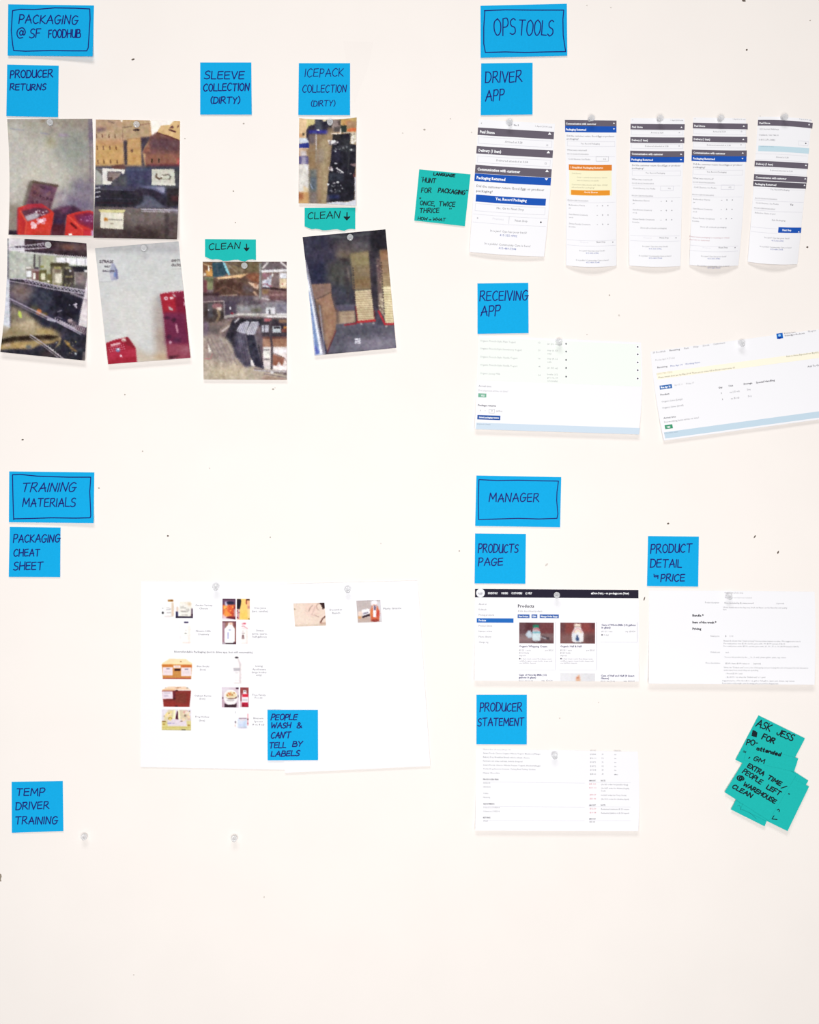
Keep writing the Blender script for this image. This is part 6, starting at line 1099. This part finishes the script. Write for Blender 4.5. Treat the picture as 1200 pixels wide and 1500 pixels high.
for i in range(14): p.line([(928+i*2, 720+i*27), (1040+i*1.6, 722+i*27)], 7, (166, 136, 96), .75, 3)
for i in range(11): p.line([(912, 400+i*27), (1010, 396+i*27)], 5, (120, 92, 70), .5, 3)
for i in range(22): p.ell(592+i*1.6, 480+i*27, 8, 10, (54, 46, 52), .9, 3); p.ell(792+i*1.8, 440+i*27, 8, 10, (58, 48, 54), .9, 3)
for i in range(20): p.ell(908+i*1.8, 420+i*30, 8, 10, (66, 50, 50), .9, 3)
p.poly([(375, 920), (400, 960), (420, 960), (610, 950), (620, 1090), (490, 1120), (400, 1110)], (168, 142, 116), 1, 8); p.poly([(380, 900), (610, 880), (610, 950), (400, 965)], (96, 88, 110), .9, 10); p.poly([(375, 920), (430, 960), (440, 1110), (395, 1090)], (90, 66, 62), .9, 12); p.line([(460, 1000), (600, 995)], 6, (130, 96, 84), .7, 3); p.line([(470, 1040), (610, 1035)], 6, (130, 96, 84), .7, 3)
p.poly([(120, 665), (340, 655), (350, 800), (400, 1000), (400, 1180), (300, 1420), (240, 1180), (170, 850)], (152, 112, 88), 1, 5); p.poly([(120, 665), (340, 655), (345, 740), (250, 810), (160, 830)], (134, 104, 92), .9, 12); p.line([(165, 832), (250, 800), (340, 750)], 10, (80, 58, 56), .8, 4); p.poly([(170, 850), (240, 900), (300, 1400), (240, 1180)], (100, 78, 70), .9, 14); p.poly([(280, 800), (350, 790), (395, 1010), (390, 1170), (300, 1300)], (160, 118, 90), .7, 30); p.line([(230, 680), (240, 800)], 8, (166, 130, 116), .6, 4)
p.poly([(400, 1110), (640, 1090), (860, 1080), (1060, 1120), (1090, 1400), (300, 1440), (400, 1190)], (88, 84, 100), 1, 8); p.poly([(420, 1200), (800, 1150), (820, 1260), (400, 1320)], (70, 70, 82), .8, 40); p.poly([(600, 1280), (1070, 1240), (1080, 1380), (500, 1410)], (140, 132, 148), .85, 50); p.poly([(830, 900), (880, 960), (950, 1120), (860, 1120)], (66, 62, 78), 1, 8)
p.line([(640, 1085), (835, 1068)], 26, (196, 38, 44), 1, 4); p.line([(500, 1118), (625, 1100)], 20, (150, 34, 48), 1, 5); p.line([(620, 910), (632, 1000), (640, 1070)], 12, (150, 26, 36), .8, 5); p.line([(880, 965), (950, 1110), (1055, 1105)], 22, (196, 34, 46), 1, 4); p.line([(830, 960), (835, 1065)], 9, (160, 40, 44), .8, 4)
for x, y in ((685, 1105), (820, 1100), (965, 1130)): p.ell(x, y, 11, 14, (170, 160, 160), 1, 4)
p.line([(400, 1180), (300, 1430)], 9, (120, 34, 44), .9, 4); p.poly([(220, 1130), (300, 1430), (260, 1440), (200, 1200)], (36, 34, 66), 1, 5)
p.rect(612, 1268, 674, 1326, (226, 222, 232), 1, 3); p.line([(620, 1295), (660, 1285)], 9, (110, 104, 120), .9, 2); p.line([(625, 1318), (668, 1308)], 7, (110, 104, 120), .9, 2); p.line([(690, 1324), (850, 1318)], 4, (130, 124, 136), .8, 2)
p.poly([(20, 300), (75, 440), (130, 700), (200, 1100), (275, 1450), (130, 1500), (40, 900)], (200, 204, 222), 1, 5); p.line([(60, 420), (110, 650), (170, 960), (262, 1440)], 12, (110, 100, 116), 1, 4); p.line([(75, 620), (140, 940), (230, 1440)], 22, (246, 246, 250), 1, 4); p.poly([(85, 720), (105, 760), (220, 1440), (165, 1450)], (112, 138, 190), 1, 8); p.poly([(150, 1300), (215, 1430), (170, 1450)], (84, 96, 190), .9, 8); p.line([(90, 740), (165, 1440)], 10, (206, 214, 232), 1, 3); p.line([(215, 900), (275, 1440)], 14, (150, 146, 160), .9, 4)
p.poly([(780, 60), (960, 50), (990, 270), (800, 280)], (26, 22, 32), .9, 16)
p.noise(5, 20, .8); p.noise(4, 60, .6)
photo([(443.3, 347.2), (564.8, 335.9), (580.5, 509.7), (460.9, 520.8)], 'tilted photo of stacked flat boxes, under the right CLEAN note', p,
      lambda u, v: .8 + 4*np.clip(v, 0, 1)**2, (0, 0, 0, .8), tex=4.5)

# ------------------------------------------------------------------ clear push pins
def lathe(prof, n=20):
    V = []; F = []
    for r, z in prof:
        for i in range(n): V.append((r*math.cos(2*math.pi*i/n), r*math.sin(2*math.pi*i/n), z))
    for k in range(len(prof)-1):
        for i in range(n): j = (i+1) % n; F.append([k*n+i, k*n+j, (k+1)*n+j, (k+1)*n+i])
    F.append(list(range(n))[::-1]); F.append([(len(prof)-1)*n+i for i in range(n)])
    return np.array(V), F
GRIP = [(2.9, .9), (3.3, 1.1), (3.3, 2.0), (2.6, 2.5), (1.9, 3.2), (1.7, 4.6), (1.8, 6.6), (2.3, 7.8), (3.4, 8.6), (4.4, 9.1), (4.6, 9.8), (4.3, 10.5), (3.4, 10.9), (1.5, 11.0)]
NEED = [(.25, -3.0), (.45, -1.5), (.5, 4.5), (.1, 4.6)]
def mesh_of(name, prof, m, n):
    V, F = lathe(prof, n); me = bpy.data.meshes.new(name); me.from_pydata((V/1000).tolist(), [], F); me.materials.append(m)
    me.polygons.foreach_set('use_smooth', [True]*len(me.polygons)); me.update(); return me
ME_G = mesh_of('grip', GRIP, M_CLEAR, 24); ME_N = mesh_of('needle', NEED, M_STEEL, 8)
def pin(px, py, label, dx=0.0, dy=-3.0, h=1.2):
    """(px,py) is where the head is seen; the point enters at (px-dx, py-dy)"""
    bx, by = px-dx, py-dy
    base = Vector(W(np.array(bx), np.array(by), h)); head = Vector(W(np.array(px), np.array(py), h+10))
    o = empty('push_pin', base, label, 'push pin', 'clear push pins')
    o.rotation_mode = 'QUATERNION'
    o.rotation_quaternion = (head-base).to_track_quat('Z', 'Y')
    for nm, me in (('grip', ME_G), ('needle', ME_N)):
        c = bpy.data.objects.new(nm, me); C.objects.link(c); c.parent = o
for a in ((73, 179, 'clear push pin at the top of the photo of two red crates', -1, -3), (200, 182, 'clear push pin at the top of the photo of cardboard boxes', .5, -2),
    (483.5, 178.5, 'clear push pin at the top of the photo of black bins', 0, -3), (70.5, 358.5, 'clear push pin at the top of the photo of wire shelves with jars', 0, -2), (210.5, 363.5, 'clear push pin on the pale wall photo with red crates', -.5, -2),
    (358, 389, 'clear push pin on the photo of the cluttered shelf', -.5, -2), (513, 347.5, 'clear push pin on the photo of stacked flat boxes', -.5, -2.5), (746.5, 178.5, 'clear push pin on the widest screenshot strip', -1, -3.5),
    (867.5, 172.5, 'clear push pin on the strip with the orange box', 4, -3), (968, 172.5, 'clear push pin on the middle screenshot strip', 3, -2.5), (1057, 172.5, 'clear push pin on the strip with faint red lines', 3, -3),
    (1151, 171, 'clear push pin on the rightmost screenshot strip', 5, -1), (819, 499.5, 'clear push pin on the sheet with the pale green table', -1.5, -5), (1087, 501.5, 'clear push pin on the sheet with the yellow band', -1.5, -3.5),
    (316, 859.5, 'clear push pin on the cheat sheet with small pictures', 0, -3), (509, 863, 'clear push pin on the mostly blank white sheet', -.8, -3.5), (816, 871.5, 'clear push pin on the black header bar of the products page', .5, -2),
    (1068, 873, 'clear push pin on the product detail page', -2, -3), (812, 1105, 'clear push pin on the producer statement sheet', -1.5, -5), (123, 1225.5, 'clear push pin in bare wall near the TEMP DRIVER TRAINING note', 0, -2.5),
    (343, 1228, 'clear push pin alone in bare wall, the right one of the lowest pair', 0, -2.5)):
    pin(a[0], a[1], a[2], a[3], a[4], h=0.9 if a[1] < 1200 else .2)
